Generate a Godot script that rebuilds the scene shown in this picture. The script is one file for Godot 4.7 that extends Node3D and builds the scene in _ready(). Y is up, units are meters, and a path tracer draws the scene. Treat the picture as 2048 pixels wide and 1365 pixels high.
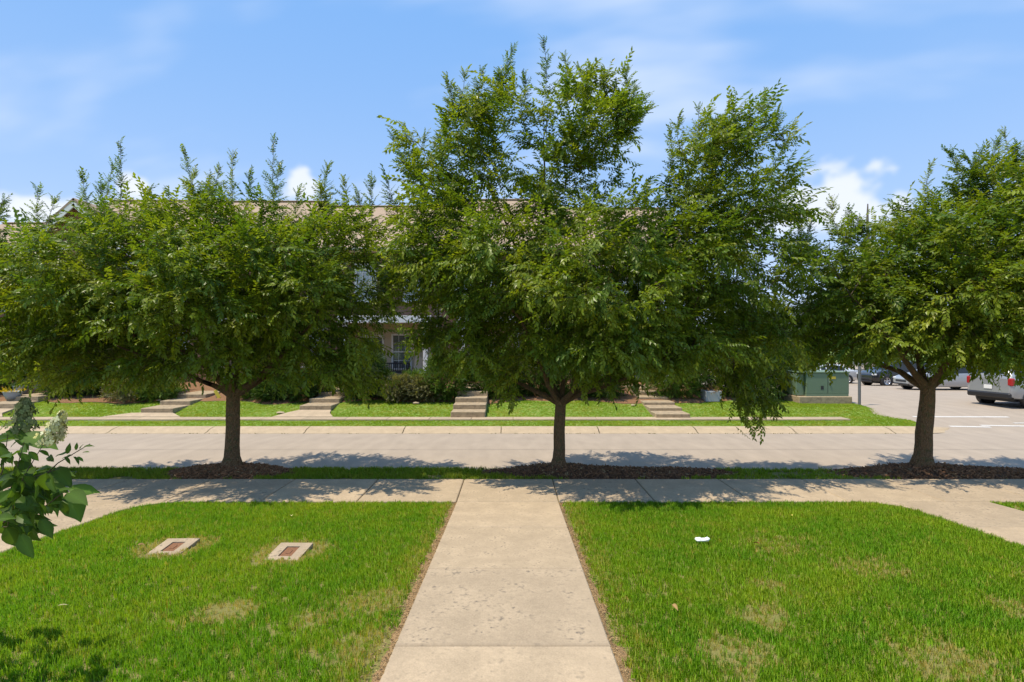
extends Node3D

# A street seen from a front walk: three elms on the verge, townhouses and a car park across the road.
const F := 1080.0          # focal length in pixels of the 2048 pixel wide photograph
const EY := 2.41           # eye height above the near pavement, metres
const CU := 1024.0
const CV := 682.5

var rng := RandomNumberGenerator.new()
var taken := {}
var M := {}
var noise := FastNoiseLite.new()
var sprigs: Array = []
var tufts: Array = []

func px(u: float, v: float, d: float) -> Vector3:
	return Vector3((u - CU) / F * d, EY - (v - CV) / F * d, -d)

func rf(a: float, b: float) -> float:
	return rng.randf_range(a, b)

# ---------------------------------------------------------------- names
func numbered(called: String) -> String:
	if not taken.has(called):
		taken[called] = 0
		return called
	taken[called] += 1
	return "%s_%03d" % [called, taken[called]]

func tag(o: Node, label: String, category: String, group := "", kind := "") -> Node:
	if label: o.set_meta("label", label)
	if category: o.set_meta("category", category)
	if group: o.set_meta("group", group)
	if kind: o.set_meta("kind", kind)
	return o

func thing(called: String, label: String, category: String, at := Vector3.ZERO, turn := 0.0, group := "", kind := "") -> Node3D:
	var o := Node3D.new()
	o.name = numbered(called)
	add_child(o)
	o.position = at
	o.rotation.y = turn
	tag(o, label, category, group, kind)
	return o

# ---------------------------------------------------------------- geometry collector
class G:
	var v := PackedVector3Array()
	var n := PackedVector3Array()
	var t := PackedVector2Array()
	var c := PackedColorArray()
	var ix := PackedInt32Array()
	var tint := Color.WHITE
	func tri(a: int, b: int, e: int, nn: Vector3) -> void:
		if (v[b] - v[a]).cross(v[e] - v[a]).dot(nn) > 0.0:
			ix.append_array([a, e, b])
		else:
			ix.append_array([a, b, e])
	func add(p: Vector3, nn: Vector3, uv := Vector2.ZERO) -> int:
		v.append(p); n.append(nn); t.append(uv); c.append(tint)
		return v.size() - 1
	func flat(pts: Array, nn: Vector3) -> void:
		var s := v.size()
		for p in pts: add(p, nn, Vector2(p.x + p.z * 0.31, p.y + p.z * 0.77))
		for k in range(1, pts.size() - 1): tri(s, s + k, s + k + 1, nn)
	func face(pts: Array, inside: Vector3) -> void:
		var nn := Vector3.ZERO
		for k in range(1, pts.size() - 1):
			nn += (pts[k] - pts[0]).cross(pts[k + 1] - pts[0])
		if nn.length_squared() < 1e-16: return
		nn = nn.normalized()
		if nn.dot(pts[0] - inside) < 0.0: nn = -nn
		flat(pts, nn)
	func box(mid: Vector3, size: Vector3, bevel := 0.0, turn := Basis()) -> void:
		var h := size / 2.0
		if bevel <= 0.0:
			for ax in 3:
				for s in [-1.0, 1.0]:
					var pts := []
					for q in [[-1, -1], [1, -1], [1, 1], [-1, 1]]:
						var p := Vector3.ZERO
						p[ax] = s * h[ax]; p[(ax + 1) % 3] = q[0] * h[(ax + 1) % 3]; p[(ax + 2) % 3] = q[1] * h[(ax + 2) % 3]
						pts.append(mid + turn * p)
					face(pts, mid)
			return
		var cp := func(sx, sy, sz, ax):
			var p := Vector3(sx * (h.x - bevel), sy * (h.y - bevel), sz * (h.z - bevel))
			p[ax] = [sx, sy, sz][ax] * h[ax]
			return mid + turn * p
		for ax in 3:
			for s in [-1, 1]:
				var pts := []
				for q in [[-1, -1], [1, -1], [1, 1], [-1, 1]]:
					var w := [0, 0, 0]
					w[ax] = s; w[(ax + 1) % 3] = q[0]; w[(ax + 2) % 3] = q[1]
					pts.append(cp.call(w[0], w[1], w[2], ax))
				face(pts, mid)
		for ax in 3:
			var b1 := (ax + 1) % 3
			var b2 := (ax + 2) % 3
			for s1 in [-1, 1]:
				for s2 in [-1, 1]:
					var w := [0, 0, 0]
					var e := [0, 0, 0]
					w[ax] = -1; e[ax] = 1; w[b1] = s1; e[b1] = s1; w[b2] = s2; e[b2] = s2
					face([cp.call(w[0], w[1], w[2], b1), cp.call(e[0], e[1], e[2], b1), cp.call(e[0], e[1], e[2], b2), cp.call(w[0], w[1], w[2], b2)], mid)
		for sx in [-1, 1]:
			for sy in [-1, 1]:
				for sz in [-1, 1]:
					face([cp.call(sx, sy, sz, 0), cp.call(sx, sy, sz, 1), cp.call(sx, sy, sz, 2)], mid)
	func prism(poly: PackedVector2Array, low: Callable, high: Callable) -> void:
		# poly holds (x, distance); low and high give the heights
		var id := Geometry2D.triangulate_polygon(poly)
		for k in range(0, id.size(), 3):
			var pts := []
			for q in 3:
				var p: Vector2 = poly[id[k + q]]
				pts.append(Vector3(p.x, high.call(p.x, p.y), -p.y))
			var nn: Vector3 = (pts[1] - pts[0]).cross(pts[2] - pts[0]).normalized()
			flat(pts, nn if nn.y > 0 else -nn)
		var mid := Vector2.ZERO
		for p in poly: mid += p / poly.size()
		for k in poly.size():
			var a: Vector2 = poly[k]
			var b: Vector2 = poly[(k + 1) % poly.size()]
			var e := b - a
			var nn := Vector3(e.y, 0, e.x).normalized()
			if Geometry2D.is_polygon_clockwise(poly): nn = -nn
			var q := (a + b) / 2.0
			var out := Vector2(nn.x, -nn.z)
			if Geometry2D.is_point_in_polygon(q + out * 0.002, poly): nn = -nn
			flat([Vector3(a.x, low.call(a.x, a.y), -a.y), Vector3(b.x, low.call(b.x, b.y), -b.y), Vector3(b.x, high.call(b.x, b.y), -b.y), Vector3(a.x, high.call(a.x, a.y), -a.y)], nn)
	func ring(mid: Vector3, dir: Vector3, r: float, sides: int, along: float, wob := 0.0) -> int:
		var a := dir.cross(Vector3(0.31, 0.12, 0.94)).normalized()
		var b := dir.cross(a).normalized()
		var s := v.size()
		for k in sides + 1:
			var w := TAU * k / sides
			var o := a * cos(w) + b * sin(w)
			var rr := r * (1.0 + wob * (sin(w * 3.0 + along * 2.1) * 0.6 + sin(w * 2.0 - along * 3.7) * 0.5))
			add(mid + o * rr, o, Vector2(float(k) / sides, along))
		return s
	func join(s0: int, s1: int, sides: int) -> void:
		for k in sides:
			var nn := n[s0 + k]
			tri(s0 + k, s0 + k + 1, s1 + k, nn)
			tri(s0 + k + 1, s1 + k + 1, s1 + k, nn)
	func tube(pts: Array, radii: Array, sides := 6, caps := true) -> void:
		var last := -1
		var along := 0.0
		for k in pts.size():
			var dir: Vector3 = (pts[mini(k + 1, pts.size() - 1)] - pts[maxi(k - 1, 0)]).normalized()
			if k > 0: along += pts[k].distance_to(pts[k - 1])
			var s := ring(pts[k], dir, radii[k], sides, along)
			if last >= 0: join(last, s, sides)
			if caps and (k == 0 or k == pts.size() - 1):
				var out := -dir if k == 0 else dir
				var m := add(pts[k], out)
				var e := v.size()
				for q in sides + 1: add(v[s + q], out)
				for q in sides: tri(m, e + q, e + q + 1, out)
			last = s
	func lathe(mid: Vector3, prof: Array, sides := 20, turn := Basis()) -> void:
		# prof: [radius, height] pairs, from below or from inside outwards
		var last := -1
		for k in prof.size():
			var d := Vector2(prof[mini(k + 1, prof.size() - 1)][0] - prof[maxi(k - 1, 0)][0], prof[mini(k + 1, prof.size() - 1)][1] - prof[maxi(k - 1, 0)][1]).normalized()
			var s := v.size()
			for q in sides + 1:
				var w := TAU * q / sides
				add(mid + turn * Vector3(cos(w) * prof[k][0], prof[k][1], sin(w) * prof[k][0]), turn * Vector3(cos(w) * d.y, -d.x, sin(w) * d.y).normalized(), Vector2(float(q) / sides, k * 0.1))
			if last >= 0:
				for q in sides:
					tri(last + q, last + q + 1, s + q, n[last + q] + n[s + q])
					tri(last + q + 1, s + q + 1, s + q, n[last + q] + n[s + q])
			last = s
	func sheet(nx: int, ny: int, at: Callable, up := Vector3.UP) -> void:
		var s := v.size()
		for j in ny + 1:
			for i in nx + 1:
				var a := float(i) / nx
				var b := float(j) / ny
				var p: Vector3 = at.call(a, b)
				var e := 0.25 / maxi(nx, ny)
				var du: Vector3 = at.call(minf(a + e, 1.0), b) - at.call(maxf(a - e, 0.0), b)
				var dv: Vector3 = at.call(a, minf(b + e, 1.0)) - at.call(a, maxf(b - e, 0.0))
				var nn := du.cross(dv).normalized()
				if nn.dot(up) < 0.0: nn = -nn
				add(p, nn, Vector2(p.x, p.z))
		for j in ny:
			for i in nx:
				var q := s + j * (nx + 1) + i
				tri(q, q + 1, q + nx + 1, n[q])
				tri(q + 1, q + nx + 2, q + nx + 1, n[q])
	func mesh(colored := false) -> ArrayMesh:
		var arr := []
		arr.resize(Mesh.ARRAY_MAX)
		arr[Mesh.ARRAY_VERTEX] = v
		arr[Mesh.ARRAY_NORMAL] = n
		arr[Mesh.ARRAY_TEX_UV] = t
		if colored: arr[Mesh.ARRAY_COLOR] = c
		arr[Mesh.ARRAY_INDEX] = ix
		var m := ArrayMesh.new()
		m.add_surface_from_arrays(Mesh.PRIMITIVE_TRIANGLES, arr)
		return m

func put(called: String, m: Mesh, mat: Material, parent: Node, at := Transform3D()) -> MeshInstance3D:
	var o := MeshInstance3D.new()
	o.name = numbered(called) if parent == self else called
	o.mesh = m
	o.material_override = mat
	o.transform = at
	parent.add_child(o, true)
	return o

func part(called: String, g: G, mat: Material, parent: Node, colored := false) -> MeshInstance3D:
	return put(called, g.mesh(colored), mat, parent)

func boxpart(called: String, mid: Vector3, size: Vector3, mat: Material, parent: Node, bevel := 0.0, turn := Basis()) -> MeshInstance3D:
	var g := G.new()
	g.box(mid, size, bevel, turn)
	return part(called, g, mat, parent)

func swarm(called: String, m: Mesh, mat: Material, places: Array, tints: Array, parent: Node, stuff := true) -> MultiMeshInstance3D:
	var mm := MultiMesh.new()
	mm.transform_format = MultiMesh.TRANSFORM_3D
	mm.use_colors = true
	mm.mesh = m
	mm.instance_count = places.size()
	for k in places.size():
		mm.set_instance_transform(k, places[k])
		mm.set_instance_color(k, tints[k])
	var o := MultiMeshInstance3D.new()
	o.name = numbered(called) if parent == self else called
	o.multimesh = mm
	o.material_override = mat
	parent.add_child(o, true)
	if stuff: o.set_meta("kind", "stuff")
	return o

# ---------------------------------------------------------------- materials
func lin(r: float, g: float, b: float) -> Color:
	return Color(r, g, b).linear_to_srgb()

func plain(r: float, g: float, b: float, rough := 0.8, metal := 0.0) -> StandardMaterial3D:
	var m := StandardMaterial3D.new()
	m.albedo_color = lin(r, g, b)
	m.roughness = rough
	m.metallic = metal
	return m

func field(size: int, freq: float, sd: int, oct := 3, sx := 1.0, sy := 1.0, kind := FastNoiseLite.TYPE_SIMPLEX_SMOOTH) -> PackedFloat32Array:
	# a tile of noise that repeats without a seam, 0..1 about 0.5
	var f := FastNoiseLite.new()
	f.seed = sd
	f.noise_type = kind
	f.frequency = freq
	f.fractal_octaves = oct
	var w := int(size / sx)
	var h := int(size / sy)
	var im := f.get_seamless_image(w, h, false, false, 0.12)
	im.convert(Image.FORMAT_L8)
	if w != size or h != size: im.resize(size, size, Image.INTERPOLATE_BILINEAR)
	var by := im.get_data()
	var out := PackedFloat32Array()
	out.resize(size * size)
	for k in size * size: out[k] = by[k] / 255.0
	return out

func paint(size: int, how: Callable) -> ImageTexture:
	# how(k) gives the linear base colour of pixel k
	var by := PackedByteArray()
	by.resize(size * size * 3)
	for k in size * size:
		var c: Color = how.call(k)
		by[k * 3] = int(255.0 * clampf(1.055 * pow(maxf(c.r, 1e-6), 0.41667) - 0.055, 0, 1))
		by[k * 3 + 1] = int(255.0 * clampf(1.055 * pow(maxf(c.g, 1e-6), 0.41667) - 0.055, 0, 1))
		by[k * 3 + 2] = int(255.0 * clampf(1.055 * pow(maxf(c.b, 1e-6), 0.41667) - 0.055, 0, 1))
	var im := Image.create_from_data(size, size, false, Image.FORMAT_RGB8, by)
	im.generate_mipmaps()
	return ImageTexture.create_from_image(im)

func relief(size: int, f: PackedFloat32Array) -> ImageTexture:
	var by := PackedByteArray()
	by.resize(size * size)
	for k in size * size: by[k] = int(clampf(f[k], 0, 1) * 255.0)
	var im := Image.create_from_data(size, size, false, Image.FORMAT_L8, by)
	return ImageTexture.create_from_image(im)

func mapped(tex: Texture2D, tile: float, rough := 0.9, bump: Texture2D = null, depth := 0.0) -> StandardMaterial3D:
	var m := StandardMaterial3D.new()
	m.albedo_texture = tex
	m.roughness = rough
	m.uv1_triplanar = true
	m.uv1_world_triplanar = true
	m.uv1_triplanar_sharpness = 6.0
	m.uv1_scale = Vector3.ONE / tile
	if bump:
		m.heightmap_enabled = true
		m.heightmap_texture = bump
		m.heightmap_scale = depth
	return m

# ---------------------------------------------------------------- heights of the ground, d = distance from the camera
func curve(xs: Array, ys: Array, x: float) -> float:
	if x <= xs[0]: return ys[0]
	for k in range(1, xs.size()):
		if x < xs[k]:
			return lerpf(ys[k - 1], ys[k], smoothstep(0.0, 1.0, (x - xs[k - 1]) / (xs[k] - xs[k - 1])) * 0.5 + 0.5 * (x - xs[k - 1]) / (xs[k] - xs[k - 1]))
	return ys[-1]

func yard_y(d: float) -> float:
	return 0.0611 * (8.11 - d) if d < 8.11 else curve([8.11, 9.43, 10.35, 10.7], [0.0, 0.0, -0.03, -0.16], d)

func road_y(d: float) -> float:
	return -0.44 + 0.05 * (1.0 - pow((d - 13.9) / 2.8, 2.0)) if d < 16.6 else -0.44

func lot_y(d: float) -> float:
	return curve([16.6, 18.0, 20.0, 22.0, 26.0, 30.0, 40.0, 60.0, 120.0], [-0.44, -0.30, -0.14, -0.09, -0.16, -0.34, -0.75, -1.4, -2.4], d)

func lawn_y(x: float, d: float) -> float:
	var l := curve([17.2, 17.9, 18.8, 21.2, 25.0, 60.0], [-0.325, -0.275, -0.265, 0.09, 0.40, 0.40], d)
	var r := curve([17.2, 17.9, 18.8, 21.2], [-0.325, -0.275, -0.255, -0.06], d) if d < 21.2 else lot_y(d) + 0.04
	return lerpf(l, r, smoothstep(6.0, 12.5, x))

func lawn_edge(d: float) -> float:
	return 13.6 - (1.0 - sqrt(maxf(0.0, 1.0 - pow(clampf((18.6 - d) / 1.5, 0.0, 1.0), 2.0)))) * 1.5

# ---------------------------------------------------------------- sky and light
func make_sky() -> ImageTexture:
	var w := 1536
	var h := 768
	var wisp := FastNoiseLite.new()
	wisp.seed = 5; wisp.frequency = 1.0; wisp.fractal_octaves = 5; wisp.fractal_gain = 0.52
	var puff := FastNoiseLite.new()
	puff.seed = 19; puff.frequency = 1.0; puff.fractal_octaves = 5; puff.fractal_gain = 0.55
	var heaps := [[1688.0, 392.0, 0.048, 0.040], [1612.0, 400.0, 0.040, 0.032], [1655.0, 428.0, 0.085, 0.028], [602.0, 378.0, 0.026, 0.024], [95.0, 425.0, 0.05, 0.02], [262.0, 372.0, 0.018, 0.018]]
	var heap_dirs := []
	for a in heaps: heap_dirs.append(px(a[0], a[1], 1.0) - Vector3(0, EY, 0))
	# the same kind of heaps go on all the way round, out of the frame
	var rg := RandomNumberGenerator.new()
	rg.seed = 77
	for k in 16:
		var az := rg.randf_range(0.95, TAU - 0.95)
		heap_dirs.append(Vector3(sin(az), rg.randf_range(0.16, 0.3), -cos(az)))
		heaps.append([0.0, 0.0, rg.randf_range(0.03, 0.08), rg.randf_range(0.02, 0.04)])
	var by := PackedFloat32Array()
	by.resize(w * h * 3)
	for j in h:
		var th := (j + 0.5) / h * PI
		var y := cos(th)
		var rad := sin(th)
		var up := maxf(y, 0.0)
		var e := pow(1.0 - up, 3.2)
		var c := Vector3(0.135, 0.315, 0.645).lerp(Vector3(0.50, 0.61, 0.78), e)
		if y < 0.0: c = Vector3(0.33, 0.33, 0.28).lerp(Vector3(0.50, 0.61, 0.78), clampf(1.0 + y * 12.0, 0, 1))
		for i in w:
			var a := (i + 0.5) / w * TAU
			var dir := Vector3(sin(a) * rad, y, -cos(a) * rad)
			var q := c
			if y > 0.0:
				var p := Vector2(dir.x, dir.z) / (up + 0.28)
				var n := wisp.get_noise_2d(p.x * 0.75 + p.y * 0.35 + 3.1, p.y * 2.3 - p.x * 0.5 + 1.7)
				var m := wisp.get_noise_2d(p.x * 0.5 - 7.0, p.y * 0.6 + 9.0)
				var wv := smoothstep(-0.15, 0.75, n * 0.8 + m * 0.9) * 0.62
				q = q.lerp(Vector3(0.60, 0.66, 0.76), wv * smoothstep(0.0, 0.1, up))
				var cov := 0.0
				for k in heap_dirs.size():
					var hd: Vector3 = heap_dirs[k]
					var fl := Vector2(hd.x, hd.z)
					var l := fl.length()
					var across := (dir.x * hd.z - dir.z * hd.x) / l
					if dir.x * hd.x + dir.z * hd.z < 0.0 or absf(across) > 0.25: continue
					var ex: float = across / heaps[k][2]
					var ey: float = (dir.y - hd.normalized().y) / heaps[k][3]
					var r := sqrt(ex * ex + ey * ey * (1.0 if ey > 0.0 else 0.5))
					if r < 2.2:
						var nn := puff.get_noise_3d(dir.x * 14.0, dir.y * 18.0, dir.z * 14.0) * 1.5
						cov = maxf(cov, smoothstep(0.05, 0.55, 1.02 - r * 0.72 + nn * 0.55) * smoothstep(-1.5, -0.2, ey))
				q = q.lerp(Vector3(0.76, 0.76, 0.76), cov * 0.7)
			var o := (j * w + i) * 3
			by[o] = q.x; by[o + 1] = q.y; by[o + 2] = q.z
	var im := Image.create_from_data(w, h, false, Image.FORMAT_RGBF, by.to_byte_array())
	return ImageTexture.create_from_image(im)

func light_and_camera() -> void:
	var cam := Camera3D.new()
	cam.name = "camera"
	cam.position = Vector3(0, EY, 0)
	cam.keep_aspect = Camera3D.KEEP_HEIGHT
	cam.fov = rad_to_deg(2.0 * atan(CV / F))
	cam.near = 0.05
	cam.far = 2000.0
	add_child(cam)
	cam.current = true
	var env := Environment.new()
	env.background_mode = Environment.BG_SKY
	var sm := PanoramaSkyMaterial.new()
	sm.panorama = make_sky()
	env.sky = Sky.new()
	env.sky.sky_material = sm
	env.tonemap_mode = Environment.TONE_MAPPER_LINEAR
	env.tonemap_exposure = 1.45
	env.sdfgi_enabled = true
	env.ssao_enabled = true
	env.ssil_enabled = true
	var we := WorldEnvironment.new()
	we.name = "environment"
	we.environment = env
	add_child(we)
	var sun := DirectionalLight3D.new()
	sun.name = "sun"
	sun.light_energy = 1.2
	sun.light_color = Color(1.0, 0.95, 0.86)
	sun.light_angular_distance = 0.55
	sun.shadow_enabled = true
	add_child(sun)
	sun.look_at_from_position(Vector3.ZERO, Vector3(0.40, -1.0, -0.13), Vector3.UP)

# ---------------------------------------------------------------- material library
func make_materials() -> void:
	var S := 512
	var a := field(S, 0.012, 1, 4)
	var b := field(S, 0.09, 2, 3)
	var fine := field(S, 0.35, 3, 2)
	var spots := field(S, 0.05, 4, 2)
	var tiny := field(S, 0.14, 14, 1)
	var cracks := field(S, 0.02, 6, 4)
	# concrete: pale buff with pits, dark lichen spots and worn patches
	var conc := func(r: float, g: float, bl: float, dirt: float) -> ImageTexture:
		return paint(S, func(k):
			var t := 1.0 + (a[k] - 0.5) * 0.30 + (b[k] - 0.5) * 0.16 + (fine[k] - 0.5) * 0.30
			var s := (smoothstep(0.60, 0.80, spots[k] * 0.6 + tiny[k] * 0.3 + fine[k] * 0.15) * 0.55 + smoothstep(0.66, 0.74, tiny[k] * 0.5 + fine[k] * 0.5) * 0.5) * dirt * smoothstep(0.3, 0.65, a[k] * 0.7 + b[k] * 0.3)
			var c := Color(r * t, g * t, bl * t)
			return c.lerp(Color(0.13, 0.11, 0.085), s))
	var pit := relief(S, fine)
	M.concrete = mapped(conc.call(0.41, 0.318, 0.212, 0.8), 2.3, 0.92, pit, 0.25)
	M.concrete2 = mapped(conc.call(0.43, 0.333, 0.222, 0.5), 2.9, 0.92, pit, 0.25)
	M.concrete3 = mapped(conc.call(0.385, 0.30, 0.203, 0.95), 3.4, 0.92, pit, 0.25)
	for m in [M.concrete2, M.concrete3]: m.uv1_offset = Vector3(0.37, 0.11, 0.53)
	M.kerb = mapped(conc.call(0.43, 0.333, 0.218, 0.5), 2.6, 0.92, pit, 0.25)
	M.step = mapped(paint(S, func(k):
		var t := 1.0 + (a[k] - 0.5) * 0.4 + (fine[k] - 0.5) * 0.3
		return Color(0.37 * t, 0.285 * t, 0.18 * t).lerp(Color(0.17, 0.13, 0.09), smoothstep(0.5, 0.75, cracks[k]) * 0.45)), 1.7, 0.92, pit, 0.25)
	# asphalt: bleached grey, streaked along the road
	var streak := field(S, 0.02, 8, 4, 1.0, 4.0)
	var grit := field(S, 0.45, 9, 1)
	var asph := paint(S, func(k):
		var t := 1.0 + (streak[k] - 0.5) * 0.16 + (a[k] - 0.5) * 0.10 + (grit[k] - 0.5) * 0.30
		return Color(0.355 * t, 0.292 * t, 0.228 * t))
	M.asphalt = mapped(asph, 5.0, 0.9, relief(S, grit), 0.3)
	M.tar = plain(0.16, 0.145, 0.13, 0.7)
	M.paint = mapped(paint(256, func(k): return Color(0.66, 0.64, 0.6).lerp(Color(0.4, 0.37, 0.34), smoothstep(0.5, 0.65, fine[k * 4 % (S * S)] * 0.6 + b[k % (S * S)] * 0.4))), 0.7, 0.8)
	# soil and thatch under the grass
	M.soil = mapped(paint(S, func(k):
		var t := 1.0 + (b[k] - 0.5) * 0.9 + (fine[k] - 0.5) * 1.1
		return Color(0.40 * t, 0.25 * t, 0.115 * t).lerp(Color(0.24, 0.15, 0.07), smoothstep(0.5, 0.62, tiny[k]))), 0.9, 1.0, relief(S, fine), 1.2)
	M.thatch = mapped(paint(S, func(k):
		var t := 1.0 + (b[k] - 0.5) * 0.6 + (fine[k] - 0.5) * 0.9
		return Color(0.15 * t, 0.16 * t, 0.035 * t).lerp(Color(0.28, 0.19, 0.08), smoothstep(0.45, 0.7, tiny[k]) * 0.6)), 0.8, 1.0)
	M.turf = mapped(paint(S, func(k):
		var t := 1.0 + (b[k] - 0.5) * 0.5 + (fine[k] - 0.5) * 0.7
		return Color(0.16 * t, 0.25 * t, 0.035 * t).lerp(Color(0.3, 0.27, 0.08), smoothstep(0.5, 0.8, a[k]) * 0.5)), 1.9, 1.0)
	M.mulch = mapped(paint(S, func(k):
		var t := 1.0 + (b[k] - 0.5) * 1.0 + (fine[k] - 0.5) * 1.2
		return Color(0.115 * t, 0.055 * t, 0.026 * t)), 0.6, 1.0, relief(S, b), 2.5)
	M.straw = mapped(paint(S, func(k):
		var t := 1.0 + (b[k] - 0.5) * 0.9 + (fine[k] - 0.5) * 1.0
		return Color(0.27 * t, 0.14 * t, 0.065 * t)), 0.9, 1.0, relief(S, b), 2.0)
	M.chip = plain(1, 1, 1, 0.95)
	M.chip.vertex_color_use_as_albedo = true
	# bark, wound round the tubes by their own coordinates
	var ridge := field(S, 0.05, 11, 4, 1.0, 2.5)
	var bk := StandardMaterial3D.new()
	bk.albedo_texture = paint(S, func(k):
		var t := 0.55 + ridge[k] * 0.9 + (fine[k] - 0.5) * 0.5
		return Color(0.175 * t, 0.10 * t, 0.045 * t).lerp(Color(0.33, 0.26, 0.16), smoothstep(0.60, 0.72, b[k]) * 0.6).lerp(Color(0.09, 0.10, 0.035), smoothstep(0.55, 0.7, a[k]) * 0.5))
	bk.roughness = 0.95
	bk.heightmap_enabled = true
	bk.heightmap_texture = relief(S, ridge)
	bk.heightmap_scale = 4.0
	bk.uv1_scale = Vector3(1, 1.2, 1)
	M.bark = bk
	M.twig = plain(0.085, 0.06, 0.036, 0.9)
	M.dead = plain(0.13, 0.11, 0.09, 0.95)
	for nm in ["leaf", "shrub", "blade", "big_leaf", "petal"]:
		var m := plain(1, 1, 1, 0.5)
		m.vertex_color_use_as_albedo = true
		m.backlight_enabled = true
		m.backlight = Color(1.0, 1.0, 0.62) if nm != "petal" else Color(0.5, 0.5, 0.45)
		m.metallic_specular = 0.3
		M[nm] = m
	M.leaf.roughness = 0.38
	M.leaf.metallic_specular = 0.42
	M.blade.roughness = 0.6
	M.big_leaf.roughness = 0.4
	M.petal.roughness = 0.8
	# building
	M.mortar = mapped(paint(256, func(k):
		var t := 1.0 + (b[k] - 0.5) * 0.4
		return Color(0.34 * t, 0.28 * t, 0.215 * t)), 1.0, 0.95)
	M.brick = plain(1, 1, 1, 0.9)
	M.brick.vertex_color_use_as_albedo = true
	M.white = mapped(paint(256, func(k):
		var t := 1.0 + (a[k] - 0.5) * 0.08
		return Color(0.74 * t, 0.74 * t, 0.72 * t)), 2.0, 0.55)
	M.roof = mapped(paint(S, func(k):
		var t := 1.0 + (b[k] - 0.5) * 0.5 + (fine[k] - 0.5) * 0.4 + (a[k] - 0.5) * 0.2
		return Color(0.37 * t, 0.275 * t, 0.195 * t)), 2.2, 0.95, pit, 0.6)
	M.siding = plain(0.50, 0.43, 0.30, 0.7)
	M.inside = plain(0.20, 0.18, 0.16, 0.9)
	M.blind = plain(0.62, 0.66, 0.66, 0.6)
	M.door = plain(0.05, 0.045, 0.05, 0.4)
	var gl := StandardMaterial3D.new()
	gl.albedo_color = Color(0.75, 0.82, 0.85, 0.12)
	gl.transparency = BaseMaterial3D.TRANSPARENCY_ALPHA
	gl.roughness = 0.03
	M.glass = gl
	M.black = plain(0.015, 0.015, 0.018, 0.45)
	M.steel = plain(0.30, 0.30, 0.30, 0.45, 0.8)
	M.box_green = mapped(paint(256, func(k):
		var t := 1.0 + (a[k] - 0.5) * 0.16 + (fine[k] - 0.5) * 0.06
		return Color(0.135 * t, 0.20 * t, 0.125 * t)), 1.4, 0.45)
	M.rust = mapped(paint(256, func(k):
		var t := 1.0 + (b[k] - 0.5) * 1.0 + (fine[k] - 0.5) * 0.5
		return Color(0.23 * t, 0.105 * t, 0.05 * t)), 0.3, 0.85, pit, 0.3)
	M.rubber = plain(0.02, 0.02, 0.02, 0.85)
	M.alloy = plain(0.55, 0.55, 0.57, 0.3, 0.9)

# ---------------------------------------------------------------- small plants' building blocks
func leaf_into(g: G, base: Vector3, dir: Vector3, nrm: Vector3, length: float, width: float, bend: float, fold: float, rows := 1) -> void:
	# a pointed leaf: a bent midrib with two halves folded up along it
	var side := dir.cross(nrm).normalized()
	nrm = side.cross(dir).normalized()
	var mid := []
	var lf := []
	var rt := []
	var prof := [0.0, 1.0, 0.0] if rows == 1 else [0.05, 0.55, 0.92, 1.0, 0.80, 0.30, 0.0]
	var at := [0.0, 0.46, 1.0] if rows == 1 else [0.0, 0.12, 0.28, 0.42, 0.64, 0.86, 1.0]
	for k in prof.size():
		var s: float = at[k]
		var p: Vector3 = base + dir * length * s * (1.0 - 0.25 * bend * s) - nrm * (bend * length * s * s * 0.6)
		var wv: float = prof[k] * width * 0.5
		var rip := sin(k * 2.4 + length * 90.0) * 0.06 * width if rows > 1 else 0.0
		mid.append(p)
		lf.append(p + side * wv * cos(fold) + nrm * (wv * sin(fold) + rip))
		rt.append(p - side * wv * cos(fold) + nrm * (wv * sin(fold) - rip))
	for e in [lf, rt]:
		var s0 := g.v.size()
		var sg := 1.0 if e == lf else -1.0
		for k in prof.size():
			var along: Vector3 = (mid[mini(k + 1, mid.size() - 1)] - mid[maxi(k - 1, 0)]).normalized()
			var nn: Vector3 = (along.cross(side) * -1.0).normalized()
			nn = (nn - side * sg * sin(fold)).normalized()
			if nn.dot(nrm) < 0: nn = -nn
			var own := g.tint
			if rows > 1: g.tint = own * 1.45
			g.add(mid[k], nn, Vector2(0.5, at[k]))
			g.tint = own
			g.add(e[k], nn, Vector2(0.0 if e == lf else 1.0, at[k]))
		for k in prof.size() - 1:
			var q := s0 + k * 2
			if prof[k] > 0.0: g.tri(q, q + 1, q + 2, nrm)
			if prof[k + 1] > 0.0: g.tri(q + 1, q + 3, q + 2, nrm)
			elif prof[k] == 0.0: g.tri(q, q + 1, q + 3, nrm)

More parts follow.
